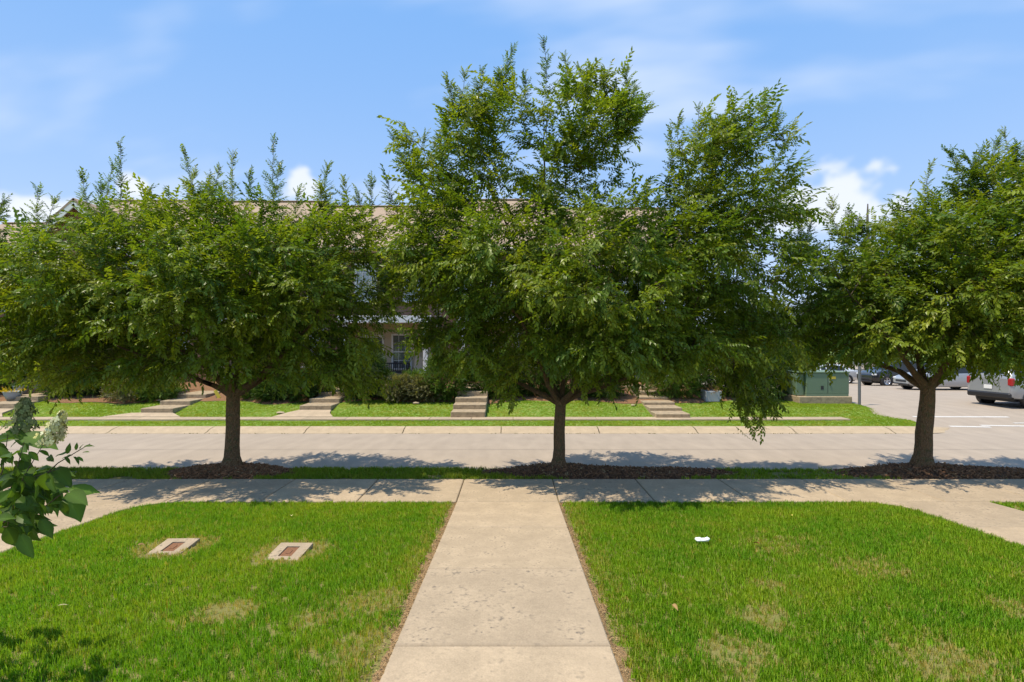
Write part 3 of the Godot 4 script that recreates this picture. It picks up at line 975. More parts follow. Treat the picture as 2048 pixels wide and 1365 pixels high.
func make_tree(called: String, label: String, base: Vector3, fork: Vector3, trunk_r: float, lobes: Array, tips: Array, limbs: Array, count: int, sd: int, lush: float) -> void:
	rng.seed = sd
	var D := -base.z
	var t := thing(called, label, "tree", base, 0.0, "elms along the street")
	var pos := [base]
	var par := [-1]
	var plen := [0.0]
	# trunk
	var steps := 7
	for k in range(1, steps + 1):
		var s := float(k) / steps
		var p := base.lerp(fork, s) + Vector3(noise.get_noise_1d(s * 60.0 + sd * 9.0), 0, noise.get_noise_1d(s * 60.0 + sd * 9.0 + 400.0)) * 0.03 * sin(s * PI)
		pos.append(p); par.append(k - 1); plen.append(0.0)
	var top := steps
	for l in limbs:
		var from := top - (1 if l[0] is float and l[0] < 0.0 else 0)
		var last := from
		var prev: Vector3 = pos[from]
		for q in range(1, l.size()):
			var goal: Vector3 = px(l[q][0], l[q][1], D + l[q][2])
			var m := maxi(2, int(prev.distance_to(goal) / 0.22))
			var start := prev
			for w in range(1, m + 1):
				var s := float(w) / m
				var p := start.lerp(goal, s) + Vector3(rf(-1, 1), rf(-1, 1), rf(-1, 1)) * 0.018
				pos.append(p); par.append(last); plen.append(plen[last] + prev.distance_to(p) * 0.5)
				last = pos.size() - 1
				prev = p
	var limb_end := pos.size()
	# where the foliage sits
	var vol := 0.0
	var pick := []
	for l in lobes:
		vol += l[2] * l[3] * l[4] * l[6]
		pick.append(vol)
	var pts := []
	var guard := 0
	while pts.size() < count and guard < count * 30:
		guard += 1
		var r := rng.randf() * vol
		var i := 0
		while pick[i] < r: i += 1
		var l: Array = lobes[i]
		var dir := Vector3(rng.randfn(), rng.randfn(), rng.randfn()).normalized()
		var rad := pow(rng.randf(), 0.42)
		var c := px(l[0], l[1], D + l[5])
		var p := c + Vector3(dir.x * l[2] / F * D, dir.y * l[3] / F * D, dir.z * l[4] * 1.12) * rad
		if p.y < fork.y - 0.9: continue
		var ok := true
		for q in pts:
			if q.distance_squared_to(p) < 0.045: ok = false; break
		if ok: pts.append(p)
	pts.sort_custom(func(a, b): return a.distance_squared_to(fork) < b.distance_squared_to(fork))
	var ends := []
	for p in pts:
		var best := -1
		var cost := 1e9
		for i in range(top, pos.size()):
			var e: Vector3 = p - pos[i]
			var dd := e.length()
			if dd > cost: continue
			var q: float = dd + 0.22 * plen[i]
			if par[i] >= 0:
				var g: Vector3 = pos[i] - pos[par[i]]
				var al := g.dot(e) / maxf(1e-5, g.length() * dd)
				if al < 0.1: q += dd * (0.1 - al) * 0.6
			if q < cost:
				cost = q
				best = i
		var a: Vector3 = pos[best]
		var dist: float = a.distance_to(p)
		var m := maxi(1, int(ceil(dist / 0.26)))
		var last := best
		var side := Vector3(rf(-1, 1), rf(-0.2, 1.2), rf(-1, 1)) * 0.1 * dist
		for w in range(1, m + 1):
			var s := float(w) / m
			var q: Vector3 = a.lerp(p, s) + side * sin(s * PI) + Vector3(rf(-1, 1), rf(-1, 1), rf(-1, 1)) * 0.012
			pos.append(q); par.append(last); plen.append(plen[last] + dist / m)
			last = pos.size() - 1
		ends.append(last)
	# leading shoots that stand out of the crown
	var shoots := []
	var reach := pos.size()
	for tip in tips:
		var goal: Vector3 = px(tip[0], tip[1], D + (tip[2] if tip.size() > 2 else rf(-0.5, 0.5)))
		var best := -1
		var cost := 1e9
		for i in range(top, reach):
			var e: Vector3 = goal - pos[i]
			if e.y < 0.45: continue
			var q := e.length() + absf(e.x) * 2.0 + absf(e.z) * 0.8 + absf(e.length() - 1.1) * 0.7
			if q < cost: cost = q; best = i
		if best < 0: continue
		var a: Vector3 = pos[best]
		var m := 7
		var last := best
		var bow := Vector3(rf(-1, 1), 0, rf(-1, 1)) * 0.08
		var line := [a]
		for w in range(1, m + 1):
			var s := float(w) / m
			var q := a.lerp(goal, s) + bow * sin(s * PI)
			pos.append(q); par.append(last); plen.append(plen[last] + 0.2)
			last = pos.size() - 1
			line.append(q)
		shoots.append(line)
	# thickness: what a branch carries
	var n := pos.size()
	var carry := PackedFloat32Array()
	carry.resize(n)
	var kids := PackedInt32Array()
	kids.resize(n)
	for i in range(n - 1, 0, -1):
		if kids[i] == 0: carry[i] = pow(0.0045, 2.25)
		kids[par[i]] += 1
		carry[par[i]] += carry[i]
	var rad := PackedFloat32Array()
	rad.resize(n)
	for i in n: rad[i] = pow(carry[i], 1.0 / 2.25)
	var full := rad[top]
	for i in n:
		if i <= top:
			var s := float(i) / steps
			rad[i] = trunk_r * (1.12 - 0.20 * s + 0.55 * exp(-s * 14.0) + 0.0)
		elif i < limb_end: rad[i] = maxf(minf(rad[i], trunk_r * 0.6), trunk_r * 0.62 * exp(-plen[i] * 1.5))
		else: rad[i] = minf(rad[i], trunk_r * 0.5)
	# wood
	var g := G.new()
	var tw := G.new()
	var rings := {}
	for i in range(1, n):
		var p: int = par[i]
		var dir: Vector3 = (pos[i] - pos[p]).normalized()
		var thick := i <= top or rad[i] > 0.011
		var h := g if thick else tw
		var sides := 14 if i <= top else (8 if rad[i] > 0.03 else (6 if thick else 3))
		var r0 := rad[p]
		if i > top: r0 = minf(rad[p], rad[i] * 1.35)
		var along: float = pos[p].y + plen[p]
		var s0 := -1
		if rings.has(p) and rings[p][1] == sides and rings[p][3] == thick and (i <= top or rad[i] > rad[p] * 0.75): s0 = rings[p][0]
		else:
			var start: Vector3 = pos[p]
			if i > top and p == top: start -= dir * trunk_r * 0.2
			s0 = h.ring(start - base, dir, r0, sides, along, 0.06 if i <= top else 0.04)
		var s1 := h.ring(pos[i] - base, dir, rad[i], sides, along + pos[i].distance_to(pos[p]), 0.06 if i <= top else 0.04)
		h.join(s0, s1, sides)
		rings[i] = [s1, sides, 0, thick]
	var cap := g.ring(fork + Vector3(0, 0.05, 0) - base, Vector3.UP, trunk_r * 0.72, 14, fork.y + 0.05, 0.06)
	g.join(rings[top][0], cap, 14)
	var cap2 := g.ring(fork + Vector3(0, 0.10, 0) - base, Vector3.UP, trunk_r * 0.15, 14, fork.y + 0.1)
	g.join(cap, cap2, 14)
	part("trunk", g, M.bark, t)
	part("twigs", tw, M.twig, t)
	# foliage
	var spots := [[], [], [], []]
	var tints := [[], [], [], []]
	var heart := Vector3.ZERO
	for p in pts: heart += p / pts.size()
	var lo := fork.y
	var span := 0.0
	for p in pts: span = maxf(span, p.y - lo)
	var put_sprig := func(p: Vector3, dir: Vector3, sz: float, col: Color, roll: float):
		var w := rng.randi() % 4
		spots[w].append(Transform3D(aim(dir, roll).scaled(Vector3.ONE * sz), p - base))
		tints[w].append(col)
	for i in ends:
		var p: Vector3 = pos[i]
		var q: Vector3 = pos[par[i]]
		var twig: Vector3 = (p - q).normalized()
		var out := Vector3(p.x - heart.x, 0, p.z - heart.z)
		var far := clampf(out.length() / 2.6, 0.0, 1.0)
		out = out.normalized()
		var up := clampf((p.y - lo) / span, 0.0, 1.0)
		var col := leaf_tint()
		var m := int(rf(9.0, 15.0) * lush)
		for k in m:
			var s := rng.randf()
			var at := p.lerp(q, s * 0.9) + Vector3(rng.randfn(), rng.randfn() * 0.7, rng.randfn()) * 0.115
			var dir := twig * 0.5 + out * rf(0.1, 0.8) + Vector3(rng.randfn(), rng.randfn(), rng.randfn()) * 0.5
			dir.y += lerpf(-0.55, 0.75, up) - 0.15 * far
			put_sprig.call(at, dir, rf(0.75, 1.2), col.lerp(leaf_tint(), 0.4), rng.randfn() * 0.5)
	for line in shoots:
		var col := leaf_tint()
		for k in 60:
			var s := rng.randf()
			var f: float = s * (line.size() - 1)
			var i := mini(int(f), line.size() - 2)
			var p: Vector3 = line[i].lerp(line[i + 1], f - i)
			var axis: Vector3 = (line[i + 1] - line[i]).normalized()
			var w := rf(0, TAU)
			var dir := Vector3(cos(w), 0, sin(w)) * lerpf(1.0, 0.35, s) + axis * lerpf(0.45, 1.0, s)
			if s > 0.6 and rng.randf() < 0.3: continue
			put_sprig.call(p, dir, rf(0.5, 0.85) * lerpf(1.1, 0.55, s), col.lerp(leaf_tint(), 0.4), rng.randfn() * 0.6)
		put_sprig.call(line[-2], line[-1] - line[-2], 0.75, col, 0.3)
	for w in 4: swarm("crown", sprigs[w], M.leaf, spots[w], tints[w], t)

func make_trees() -> void:
	# lobes: centre u, v and half sizes in photograph pixels at the trunk's distance, depth in metres, offset, density
	make_tree("elm_tree", "broad green elm with upright shoots, left of the three street elms", Vector3(tree_spots[0].x, 0.03, -10.2), px(466, 792, 10.2), 0.125, [
		[400, 575, 300, 140, 2.3, 0.0, 1.0], [110, 600, 170, 130, 1.8, 0.0, 1.0], [60, 690, 110, 60, 1.3, 0.2, 1.0], [650, 570, 125, 140, 1.8, 0.0, 1.0], [695, 705, 70, 75, 1.1, 0.0, 1.1],
		[255, 475, 80, 55, 1.1, 0.0, 1.0], [420, 465, 100, 55, 1.3, 0.0, 1.0], [550, 455, 70, 60, 1.0, 0.0, 0.9], [680, 475, 90, 50, 1.0, 0.0, 0.8], [220, 705, 130, 55, 1.7, 0.0, 1.2], [500, 695, 140, 50, 1.6, 0.0, 1.0], [330, 725, 90, 40, 1.3, 0.0, 1.0], [610, 715, 70, 45, 1.2, 0.0, 1.0], [20, 520, 80, 70, 1.0, 0.0, 1.0], [722, 745, 38, 45, 0.7, 0.0, 1.6], [770, 560, 50, 90, 0.9, 0.0, 0.8]],
		[[240, 285], [225, 330], [370, 300], [388, 345], [466, 308], [440, 335], [548, 275], [560, 330], [655, 330], [640, 372], [740, 357], [75, 375], [165, 352], [690, 360], [5, 400], [300, 378], [600, 375], [200, 360], [500, 345], [110, 395], [715, 385], [420, 350]],
		[[0, [440, 760, -0.1], [400, 725, 0.2], [300, 660, 0.5], [200, 600, 0.7]], [0, [425, 770, 0.3], [340, 735, -0.4], [230, 690, -0.8]], [0, [455, 740, -0.2], [435, 660, -0.3], [420, 560, -0.2]], [0, [478, 730, 0.3], [480, 640, 0.5], [500, 520, 0.4]], [0, [505, 765, 0.0], [545, 730, -0.3], [620, 650, -0.6], [660, 560, -0.6]], [0, [520, 760, 0.4], [580, 720, 0.8], [680, 660, 0.9]]],
		900, 101, 1.05)
	make_tree("elm_tree", "tallest elm, standing beyond the end of the front walk", Vector3(tree_spots[1].x, 0.03, -10.2), px(1121, 808, 10.2), 0.105, [
		[1130, 560, 300, 165, 2.5, 0.0, 1.0], [885, 490, 100, 160, 1.6, 0.0, 0.9], [840, 350, 65, 75, 1.1, 0.0, 0.7], [970, 280, 82, 110, 1.2, 0.0, 1.0], [1085, 350, 65, 120, 1.1, 0.0, 0.8],
		[1185, 275, 90, 115, 1.3, 0.0, 1.0], [1450, 350, 115, 120, 1.5, 0.0, 0.75], [1440, 520, 140, 150, 1.9, 0.0, 1.0], [1310, 500, 90, 120, 1.5, 0.0, 0.9], [1500, 690, 80, 105, 1.2, 0.0, 1.2], [1505, 805, 38, 65, 0.45, 0.0, 1.6],
		[930, 680, 90, 60, 1.4, 0.0, 1.0], [1005, 740, 55, 50, 1.1, 0.0, 1.3], [1230, 735, 60, 35, 1.0, 0.0, 1.0], [1180, 690, 200, 65, 2.1, 0.0, 1.0], [1330, 690, 120, 60, 1.7, 0.0, 1.1], [830, 680, 40, 30, 0.8, -0.6, 0.8]],
		[[1087, 78, 0.0], [1024, 100], [1130, 112], [965, 140], [930, 145], [1180, 140], [1160, 138], [1255, 133], [1210, 150], [1290, 195, 0.0], [1302, 215], [1358, 232], [1398, 218], [1470, 232], [1530, 187], [1555, 222], [1578, 275], [785, 268], [810, 258], [850, 266], [770, 345], [1585, 360], [1590, 410], [895, 165], [1050, 150], [1270, 175], [1500, 240], [1430, 250], [1340, 265], [880, 275], [1000, 150], [1230, 175], [905, 215]],
		[[0, [1095, 770, -0.2], [1075, 720, -0.5], [1040, 640, -0.9], [960, 560, -1.0]], [0, [1100, 760, 0.2], [1085, 660, 0.4], [1040, 520, 0.4], [975, 360, 0.2]], [0, [1085, 790, 0.1], [1030, 760, 0.2], [940, 690, 0.3]], [0, [1128, 740, 0.3], [1105, 600, 0.2], [1090, 400, 0.0], [1087, 220, 0.0]], [0, [1150, 780, -0.3], [1163, 700, -0.8], [1175, 560, -0.9], [1190, 380, -0.4]], [0, [1165, 778, 0.2], [1230, 740, 0.4], [1330, 640, 0.6], [1430, 480, 0.5]], [0, [1170, 785, -0.3], [1250, 760, -0.8], [1360, 700, -0.9], [1470, 680, -0.4]]],
		1050, 202, 1.05)
	make_tree("elm_tree", "gnarled elm with scaly trunk, right of the three street elms", Vector3(tree_spots[2].x, 0.05, -10.2), px(1856, 778, 10.2), 0.130, [
		[1890, 560, 180, 160, 2.2, 0.0, 1.0], [2090, 560, 110, 190, 1.8, 0.0, 1.0], [1965, 410, 80, 85, 1.2, 0.0, 0.8], [1990, 330, 40, 55, 0.7, 0.0, 0.6], [1720, 595, 120, 80, 1.5, 0.0, 0.85], [1655, 500, 60, 60, 0.9, 0.0, 0.45],
		[1800, 500, 65, 45, 1.0, 0.0, 0.6], [1720, 675, 110, 48, 1.4, 0.0, 1.1], [1900, 690, 120, 42, 1.6, 0.0, 1.1], [2050, 680, 90, 60, 1.5, 0.0, 1.2], [1600, 640, 70, 60, 1.0, 0.2, 0.8]],
		[[2010, 262], [1995, 285], [2045, 350], [1900, 300], [1862, 330], [1930, 310], [1665, 400], [1712, 430], [1800, 415], [1595, 440], [1620, 450], [2030, 300], [1960, 300], [1700, 420]],
		[[0, [1880, 745, -0.2], [1910, 700, -0.5], [1960, 600, -0.6], [1985, 420, -0.3]], [0, [1905, 735, 0.3], [1990, 690, 0.7], [2070, 620, 0.8]], [0, [1840, 735, 0.2], [1830, 640, 0.3], [1860, 500, 0.3]], [0, [1815, 730, -0.2], [1750, 640, -0.7], [1700, 590, -0.8], [1668, 530, -0.8], [1660, 480, -0.7]], [0, [1800, 745, 0.4], [1720, 710, 0.8], [1640, 660, 0.9]]],
		760, 303, 1.0)

# trees far beyond the car park, and a broken dead one
func far_tree(label: String, at: Vector3, h: float, r: float, sd: int) -> void:
	rng.seed = sd
	var t := thing("distant_tree", label, "tree", at, 0.0, "trees beyond the car park")
	var g := G.new()
	g.tube([Vector3.ZERO, Vector3(0.1, h * 0.3, 0), Vector3(0, h * 0.75, 0.1)], [h * 0.03, h * 0.022, h * 0.006], 7)
	for k in 6:
		var w := rf(0, TAU)
		g.tube([Vector3(0.05, h * rf(0.25, 0.45), 0), Vector3(cos(w) * r * 0.4, h * 0.6, sin(w) * r * 0.4), Vector3(cos(w) * r * 0.8, h * 0.75, sin(w) * r * 0.8)], [h * 0.012, h * 0.008, h * 0.002], 5)
	part("trunk", g, M.bark, t)
	var spots := []
	var tints := []
	var balls := []
	for k in 11:
		var w := rf(0, TAU)
		balls.append([Vector3(cos(w) * r * rf(0.1, 0.7), h * rf(0.38, 0.88), sin(w) * r * rf(0.1, 0.7)), r * rf(0.35, 0.55)])
	for k in 1500:
		var b: Array = balls[k % 11]
		var dir := Vector3(rng.randfn(), rng.randfn(), rng.randfn()).normalized()
		spots.append(Transform3D(aim(dir + Vector3(0, 0.3, 0), rng.randfn()).scaled(Vector3.ONE * rf(1.6, 2.6)), b[0] + dir * b[1] * pow(rng.randf(), 0.5)))
		tints.append(Color(0.06, 0.105, 0.022).lerp(Color(0.11, 0.15, 0.03), rng.randf()))
	swarm("crown", sprigs[0], M.leaf, spots, tints, t)

func make_far_trees() -> void:
	var spec := [[1440, 62.0, 8.5, 4.2], [1530, 70.0, 9.0, 4.6], [1610, 66.0, 8.0, 4.2], [1700, 74.0, 9.5, 5.0], [1790, 68.0, 8.6, 4.6], [1890, 72.0, 9.4, 5.0], [1990, 66.0, 8.8, 4.6], [2090, 70.0, 9.2, 5.0]]
	var words := ["small round distant tree nearest the end of the townhouses", "second distant tree from the townhouses, beyond the car park", "low distant tree glimpsed above the green utility box", "distant tree behind the bare broken tree", "distant tree glimpsed above the black car", "distant tree behind the silver sedan", "distant tree behind the silver sport utility car", "distant tree at the right edge beyond the car park"]
	for k in spec.size():
		var s: Array = spec[k]
		far_tree(words[k], Vector3((s[0] - CU) / F * s[1], lot_y(s[1]) - 0.1, -s[1]), s[2], s[3], 500 + k)
	# dead snag
	rng.seed = 9
	var d := 50.0
	var root := px(1736, 0, d); root.y = lot_y(d) - 0.05
	root.x = (1736.0 - CU) / F * d
	var t := thing("dead_tree", "bare grey broken tree with a forked top behind the right elm", "tree", root)
	var rel := func(u, v): return px(u, v, d) - root
	var g := G.new()
	g.tube([Vector3.ZERO, rel.call(1735, 620), rel.call(1736, 520), rel.call(1738, 480)], [0.34, 0.28, 0.24, 0.21], 9)
	part("trunk", g, M.dead, t)
	for l in [[[1737, 490], [1735, 450], [1736, 408]], [[1741, 486], [1752, 462], [1763, 438]], [[1735, 560], [1715, 530], [1700, 520]]]:
		g = G.new()
		g.tube([rel.call(l[0][0], l[0][1]), rel.call(l[1][0], l[1][1]), rel.call(l[2][0], l[2][1])], [0.16, 0.13, 0.05], 7)
		part("limb", g, M.dead, t)

# ---------------------------------------------------------------- shrubs across the street
func shrub(label: String, u: float, d: float, wd: float, hgt: float, tone: int, count: int, sd: int, shape := 0) -> void:
	rng.seed = sd
	var x := (u - CU) / F * d
	var t := thing("shrub", label, "shrub", Vector3(x, lawn_y(x, d) + 0.02, -d), 0.0, "shrubs before the townhouses")
	var g := G.new()
	for k in 5:
		var w := TAU * k / 5 + rf(-0.4, 0.4)
		g.tube([Vector3(0, -0.03, 0), Vector3(cos(w) * wd * 0.12, hgt * 0.35, sin(w) * wd * 0.12), Vector3(cos(w) * wd * 0.28, hgt * 0.75, sin(w) * wd * 0.28)], [0.022, 0.015, 0.004], 5)
	part("stem", g, M.twig, t)
	var spots := [[], []]
	var tints := [[], []]
	var pal: Array = [[Color(0.05, 0.105, 0.02), Color(0.10, 0.165, 0.028)], [Color(0.085, 0.17, 0.022), Color(0.16, 0.25, 0.035)], [Color(0.16, 0.17, 0.075), Color(0.30, 0.28, 0.15)], [Color(0.10, 0.085, 0.03), Color(0.20, 0.15, 0.07)]][tone]
	for k in count * 2:
		var dir := Vector3(rng.randfn(), rng.randfn(), rng.randfn()).normalized()
		var r := pow(rng.randf(), 0.28)
		var bump := 1.0 + 0.32 * noise.get_noise_3d(dir.x * 60.0 + sd, dir.y * 60.0, dir.z * 60.0)
		var p := Vector3(dir.x * wd * 0.5, dir.y * hgt * 0.5, dir.z * wd * 0.5) * r * bump
		if shape == 1:
			var taper := 1.0 - 0.75 * smoothstep(-0.2, 1.0, dir.y)
			p.x *= taper; p.z *= taper
		p.y += hgt * 0.5
		if p.y < 0.05: p.y = rf(0.05, 0.12)
		var w := k % 2
		spots[w].append(Transform3D(aim(dir + Vector3(0, 0.5, 0) + Vector3(rng.randfn(), rng.randfn(), rng.randfn()) * 0.35, rng.randfn()).scaled(Vector3.ONE * rf(0.55, 0.9)), p))
		tints[w].append(pal[0].lerp(pal[1], rng.randf()) * rf(0.8, 1.2))
	for w in 2: swarm("foliage", sprigs[w], M.shrub, spots[w], tints[w], t)

func make_shrubs() -> void:
	var L := [
		["rounded yew behind the flower pots at the left edge", 12, 23.4, 2.0, 2.3, 0, 900, 0], ["pale green conical arborvitae left of the dark hedge", 122, 22.4, 1.1, 1.9, 1, 600, 1], ["first dark shrub of the hedge, beside the pale arborvitae", 168, 22.8, 1.6, 2.0, 0, 800, 0],
		["tallest dark shrub in the middle of the left hedge", 225, 23.0, 1.7, 2.3, 0, 900, 0], ["dark shrub ending the left hedge by the three steps", 288, 22.9, 1.5, 1.9, 0, 800, 0], ["low variegated shrub at the foot of the left hedge", 262, 21.7, 1.2, 0.7, 2, 300, 0], ["low leafy shrub left of the three steps", 318, 21.8, 1.0, 0.6, 1, 260, 0],
		["small bright shrub just right of the left elm's trunk", 504, 22.2, 0.9, 0.8, 1, 260, 0], ["neat round shrub in bark, nearer the left elm's trunk", 541, 21.6, 0.78, 0.72, 0, 300, 0], ["neat round shrub in bark, next to the little white sign", 598, 21.7, 0.92, 0.92, 0, 380, 0], ["loose tan shrub behind the two round shrubs", 573, 23.4, 1.1, 1.5, 3, 300, 0], ["brownish loose shrub behind the small bright shrub", 530, 23.8, 1.2, 1.2, 3, 260, 0], ["conical evergreen behind the little white sign", 637, 22.6, 0.9, 1.3, 0, 380, 1],
		["tall dark shrub right of the steps with the white sign", 722, 22.0, 1.5, 1.8, 0, 700, 0], ["small green shrub left of the porch bench", 763, 22.4, 0.8, 1.1, 1, 360, 0], ["grey-green variegated shrub below the porch bench", 797, 21.7, 1.05, 0.95, 2, 460, 0], ["narrow bright green shrub between two variegated ones", 824, 22.2, 0.75, 1.1, 1, 340, 0], ["grey-green variegated shrub below the white porch column", 851, 21.8, 1.1, 1.0, 2, 460, 0], ["big bright yew left of the four straight steps", 897, 22.0, 1.5, 1.45, 1, 760, 0],
		["big green shrub right of the four straight steps", 998, 22.3, 1.4, 1.5, 1, 700, 0], ["dark shrub behind the tallest elm's trunk", 1062, 22.8, 1.7, 1.7, 0, 700, 0], ["dark shrub just right of the tallest elm's trunk", 1140, 22.6, 1.6, 1.5, 0, 700, 0], ["small dark shrub left of the six shallow steps", 1205, 22.3, 1.4, 1.2, 0, 560, 0], ["large leafy shrub right of the six shallow steps", 1350, 22.3, 1.7, 2.0, 1, 860, 0],
		["dark shrub behind the square stone planter", 1425, 23.2, 1.8, 2.0, 0, 860, 0], ["dark shrub right of the square stone planter", 1495, 23.0, 1.7, 2.1, 0, 860, 0], ["last dark shrub before the green utility box", 1558, 23.6, 1.6, 2.2, 0, 800, 0], ["light green bush glimpsed behind the utility box", 1592, 27.0, 1.6, 1.7, 1, 500, 0]]
	var sd := 700
	for s in L:
		sd += 1
		var low: bool = s[1] > 750 and s[1] < 860
		shrub(s[0], s[1], s[2] - (0.5 if s[1] < 1580 else 0.0), s[3] * (1.1 if low else 1.28), s[4] * (0.82 if low else 1.15), s[5], int(s[6] * 1.25), sd, s[7])

# ---------------------------------------------------------------- the leafy flowering shrub at the left edge
func make_hydrangea() -> void:
	rng.seed = 41
	var D := 2.15
	var at := Vector3(-2.75, yard_y(2.5) - 0.03, -2.5)
	var t := thing("flowering_shrub", "large-leaved flowering shrub with a cream panicle at the left edge", "shrub", at)
	var z := func(a, b, dz): return px(a / 3.9, 760.0 + b / 3.9, D + dz) - at
	var meshes := []
	for k in 5:
		var g := G.new()
		var br = [1.0, 0.7, 1.35, 0.85, 1.1][k]
		g.tint = Color(0.075 * br, 0.135 * br, 0.022 * br)
		leaf_into(g, Vector3.ZERO, Vector3(0, 1, 0), Vector3(0, 0, 1), 1.0, [0.46, 0.40, 0.48, 0.44, 0.38][k], [0.3, 0.6, 0.2, 0.8, 0.45][k], [0.3, 0.45, 0.2, 0.35, 0.5][k], 2)
		meshes.append(g.mesh(true))
	var lay := func(base: Vector3, tip: Vector3, face: Vector3, wide: float):
		var dir := tip - base
		var l := dir.length()
		var y := dir / l
		var zz := (face - y * face.dot(y)).normalized()
		var b := Basis(y.cross(zz).normalized() * l * wide, y * l, zz * l)
		put("leaf", meshes[rng.randi() % 5], M.big_leaf, t, Transform3D(b, base))
	# leaves seen in the photograph: foot, tip, breadth
	var seen := [[190, 425, 455, 528, 1.0], [300, 555, 398, 585, 1.1], [190, 600, 165, 900, 1.1], [225, 770, 395, 615, 1.0], [425, 690, 545, 835, 1.2], [355, 765, 482, 1075, 0.9], [525, 850, 795, 870, 0.9], [520, 890, 630, 1105, 1.2], [530, 880, 672, 952, 1.0], [470, 950, 545, 1075, 1.0],
		[235, 820, 325, 1005, 1.2], [130, 930, 255, 1005, 1.1], [310, 1085, 422, 1245, 1.0], [250, 1070, 332, 1205, 1.1], [300, 1195, 160, 1262, 0.8], [45, 1150, 135, 1322, 1.25], [0, 880, 110, 1010, 1.2], [30, 1000, 90, 1135, 1.1], [175, 1145, 292, 1185, 0.8], [240, 640, 130, 560, 1.0], [330, 870, 470, 800, 0.9], [440, 760, 565, 700, 1.0],
		[100, 440, 0, 375, 1.0], [150, 470, 60, 525, 1.0], [140, 430, 255, 395, 0.9], [10, 560, 165, 640, 1.1], [0, 690, 125, 795, 1.1], [60, 600, -40, 700, 1.1], [120, 780, 20, 850, 1.1], [160, 880, 60, 960, 1.1], [220, 560, 310, 640, 1.0], [90, 820, 200, 900, 1.1], [170, 1010, 60, 1090, 1.0], [130, 1060, 230, 1120, 0.9], [420, 640, 330, 560, 0.9], [300, 960, 380, 1050, 0.9],
		[-20, 470, 60, 420, 1.0], [-30, 620, 70, 560, 1.1], [-20, 800, 60, 720, 1.1], [-40, 960, 40, 900, 1.1], [-20, 1090, 70, 1050, 1.0]]
	for s in seen:
		var dz := rf(-0.16, 0.16)
		lay.call(z.call(s[0], s[1], dz), z.call(s[2], s[3], dz + rf(-0.07, 0.05)), Vector3(rf(-0.7, 0.7), rf(0.5, 1.2), rf(0.1, 0.9)), s[4])
	for s in [[520, 580, 545, 488], [590, 550, 598, 485], [620, 545, 640, 490], [650, 530, 722, 488], [640, 570, 702, 555], [560, 590, 470, 610], [600, 600, 655, 640], [540, 570, 415, 588], [570, 600, 640, 660], [500, 600, 560, 660]]:
		var dz := rf(-0.03, 0.03)
		lay.call(z.call(s[0], s[1], dz), z.call(s[2], s[3], dz), Vector3(rf(-0.5, 0.5), 1.0, rf(0.0, 0.8)), 0.85)
	for k in 110:
		var s: Array = seen[rng.randi() % 22]
		var b0: Vector3 = z.call(s[0] * rf(0.2, 0.95) - 10.0, s[1] + rf(-90.0, 110.0), rf(-0.12, 0.25))
		var dr := Vector3(rf(-0.7, 1.0), rf(-1.0, 0.25), rf(-0.6, 0.8)).normalized()
		lay.call(b0, b0 + dr * rf(0.06, 0.125), Vector3(rf(-0.8, 0.8), rf(0.4, 1.2), rf(-0.2, 0.9)), rf(0.9, 1.15))
	# the rest of the bush, left of the frame; it throws the shadow on the lawn
	for k in 150:
		var dir := Vector3(rng.randfn(), rng.randfn(), rng.randfn()).normalized()
		var p := Vector3(-0.88, 1.12, -0.92) + Vector3(dir.x * 0.66, dir.y * 1.0, dir.z * 0.60) * pow(rng.randf(), 0.35)
		var w := p + at
		if w.x / -w.z > -0.99 and w.z < -0.3: continue
		lay.call(p, p + (dir * 0.7 + Vector3(rf(-0.5, 0.5), rf(-0.7, 0.2), rf(-0.5, 0.5))).normalized() * rf(0.14, 0.22), Vector3(rf(-0.5, 0.5), 1.0, rf(-0.5, 0.5)), rf(0.9, 1.2))
	# stems
	var foot := Vector3(-0.65, 0.0, -0.2)
	for s in [[[60, 1150], [100, 800], [185, 485]], [[100, 1000], [180, 760], [335, 505]], [[120, 900], [230, 770], [470, 690]], [[200, 1100], [400, 950], [560, 825]], [[60, 1100], [240, 1060], [320, 1030]], [[330, 760], [450, 650], [700, 500]], [[-60, 900], [20, 700], [60, 420]]]:
		var g := G.new()
		var a: Vector3 = z.call(s[0][0], s[0][1], 0.0)
		g.tube([foot + Vector3(rf(-0.1, 0.1), 0, rf(-0.1, 0.1)), z.call(-330.0, 1330.0, 0.1), z.call(-120.0 + rf(-60, 60), lerpf(1150.0, s[0][1], 0.7), 0.05), a, z.call(s[1][0], s[1][1], 0.0), z.call(s[2][0], s[2][1], 0.0)], [0.008, 0.006, 0.004, 0.003, 0.0022, 0.0013], 6)
		part("stem", g, M.twig, t)
	# two flower heads: one cream and open, one still green
	var fl := G.new()
	for k in 4:
		var w := TAU * k / 4
		var o := Vector3(cos(w), 0.25, sin(w))
		fl.flat([Vector3.ZERO, o * 0.6 + Vector3(-sin(w), 0, cos(w)) * 0.42, o, o * 0.6 - Vector3(-sin(w), 0, cos(w)) * 0.42], Vector3.UP)
	for h in [[Vector2(375, 490), Vector2(492, 265), 0.046, Color(0.50, 0.47, 0.16), 330, "cream flower panicle"], [Vector2(165, 400), Vector2(195, 155), 0.056, Color(0.13, 0.17, 0.06), 300, "green flower panicle still in bud"]]:
		var a: Vector3 = z.call(h[0].x, h[0].y, 0.0)
		var b: Vector3 = z.call(h[1].x, h[1].y, -0.02)
		var g := G.new()
		g.tube([a, (a + b) / 2, b], [0.004, 0.003, 0.001], 5)
		var head := part("flower_head", g, M.twig, t)
		head.set_meta("label", h[5])
		var spots := []
		var tints := []
		var axis := (b - a).normalized()
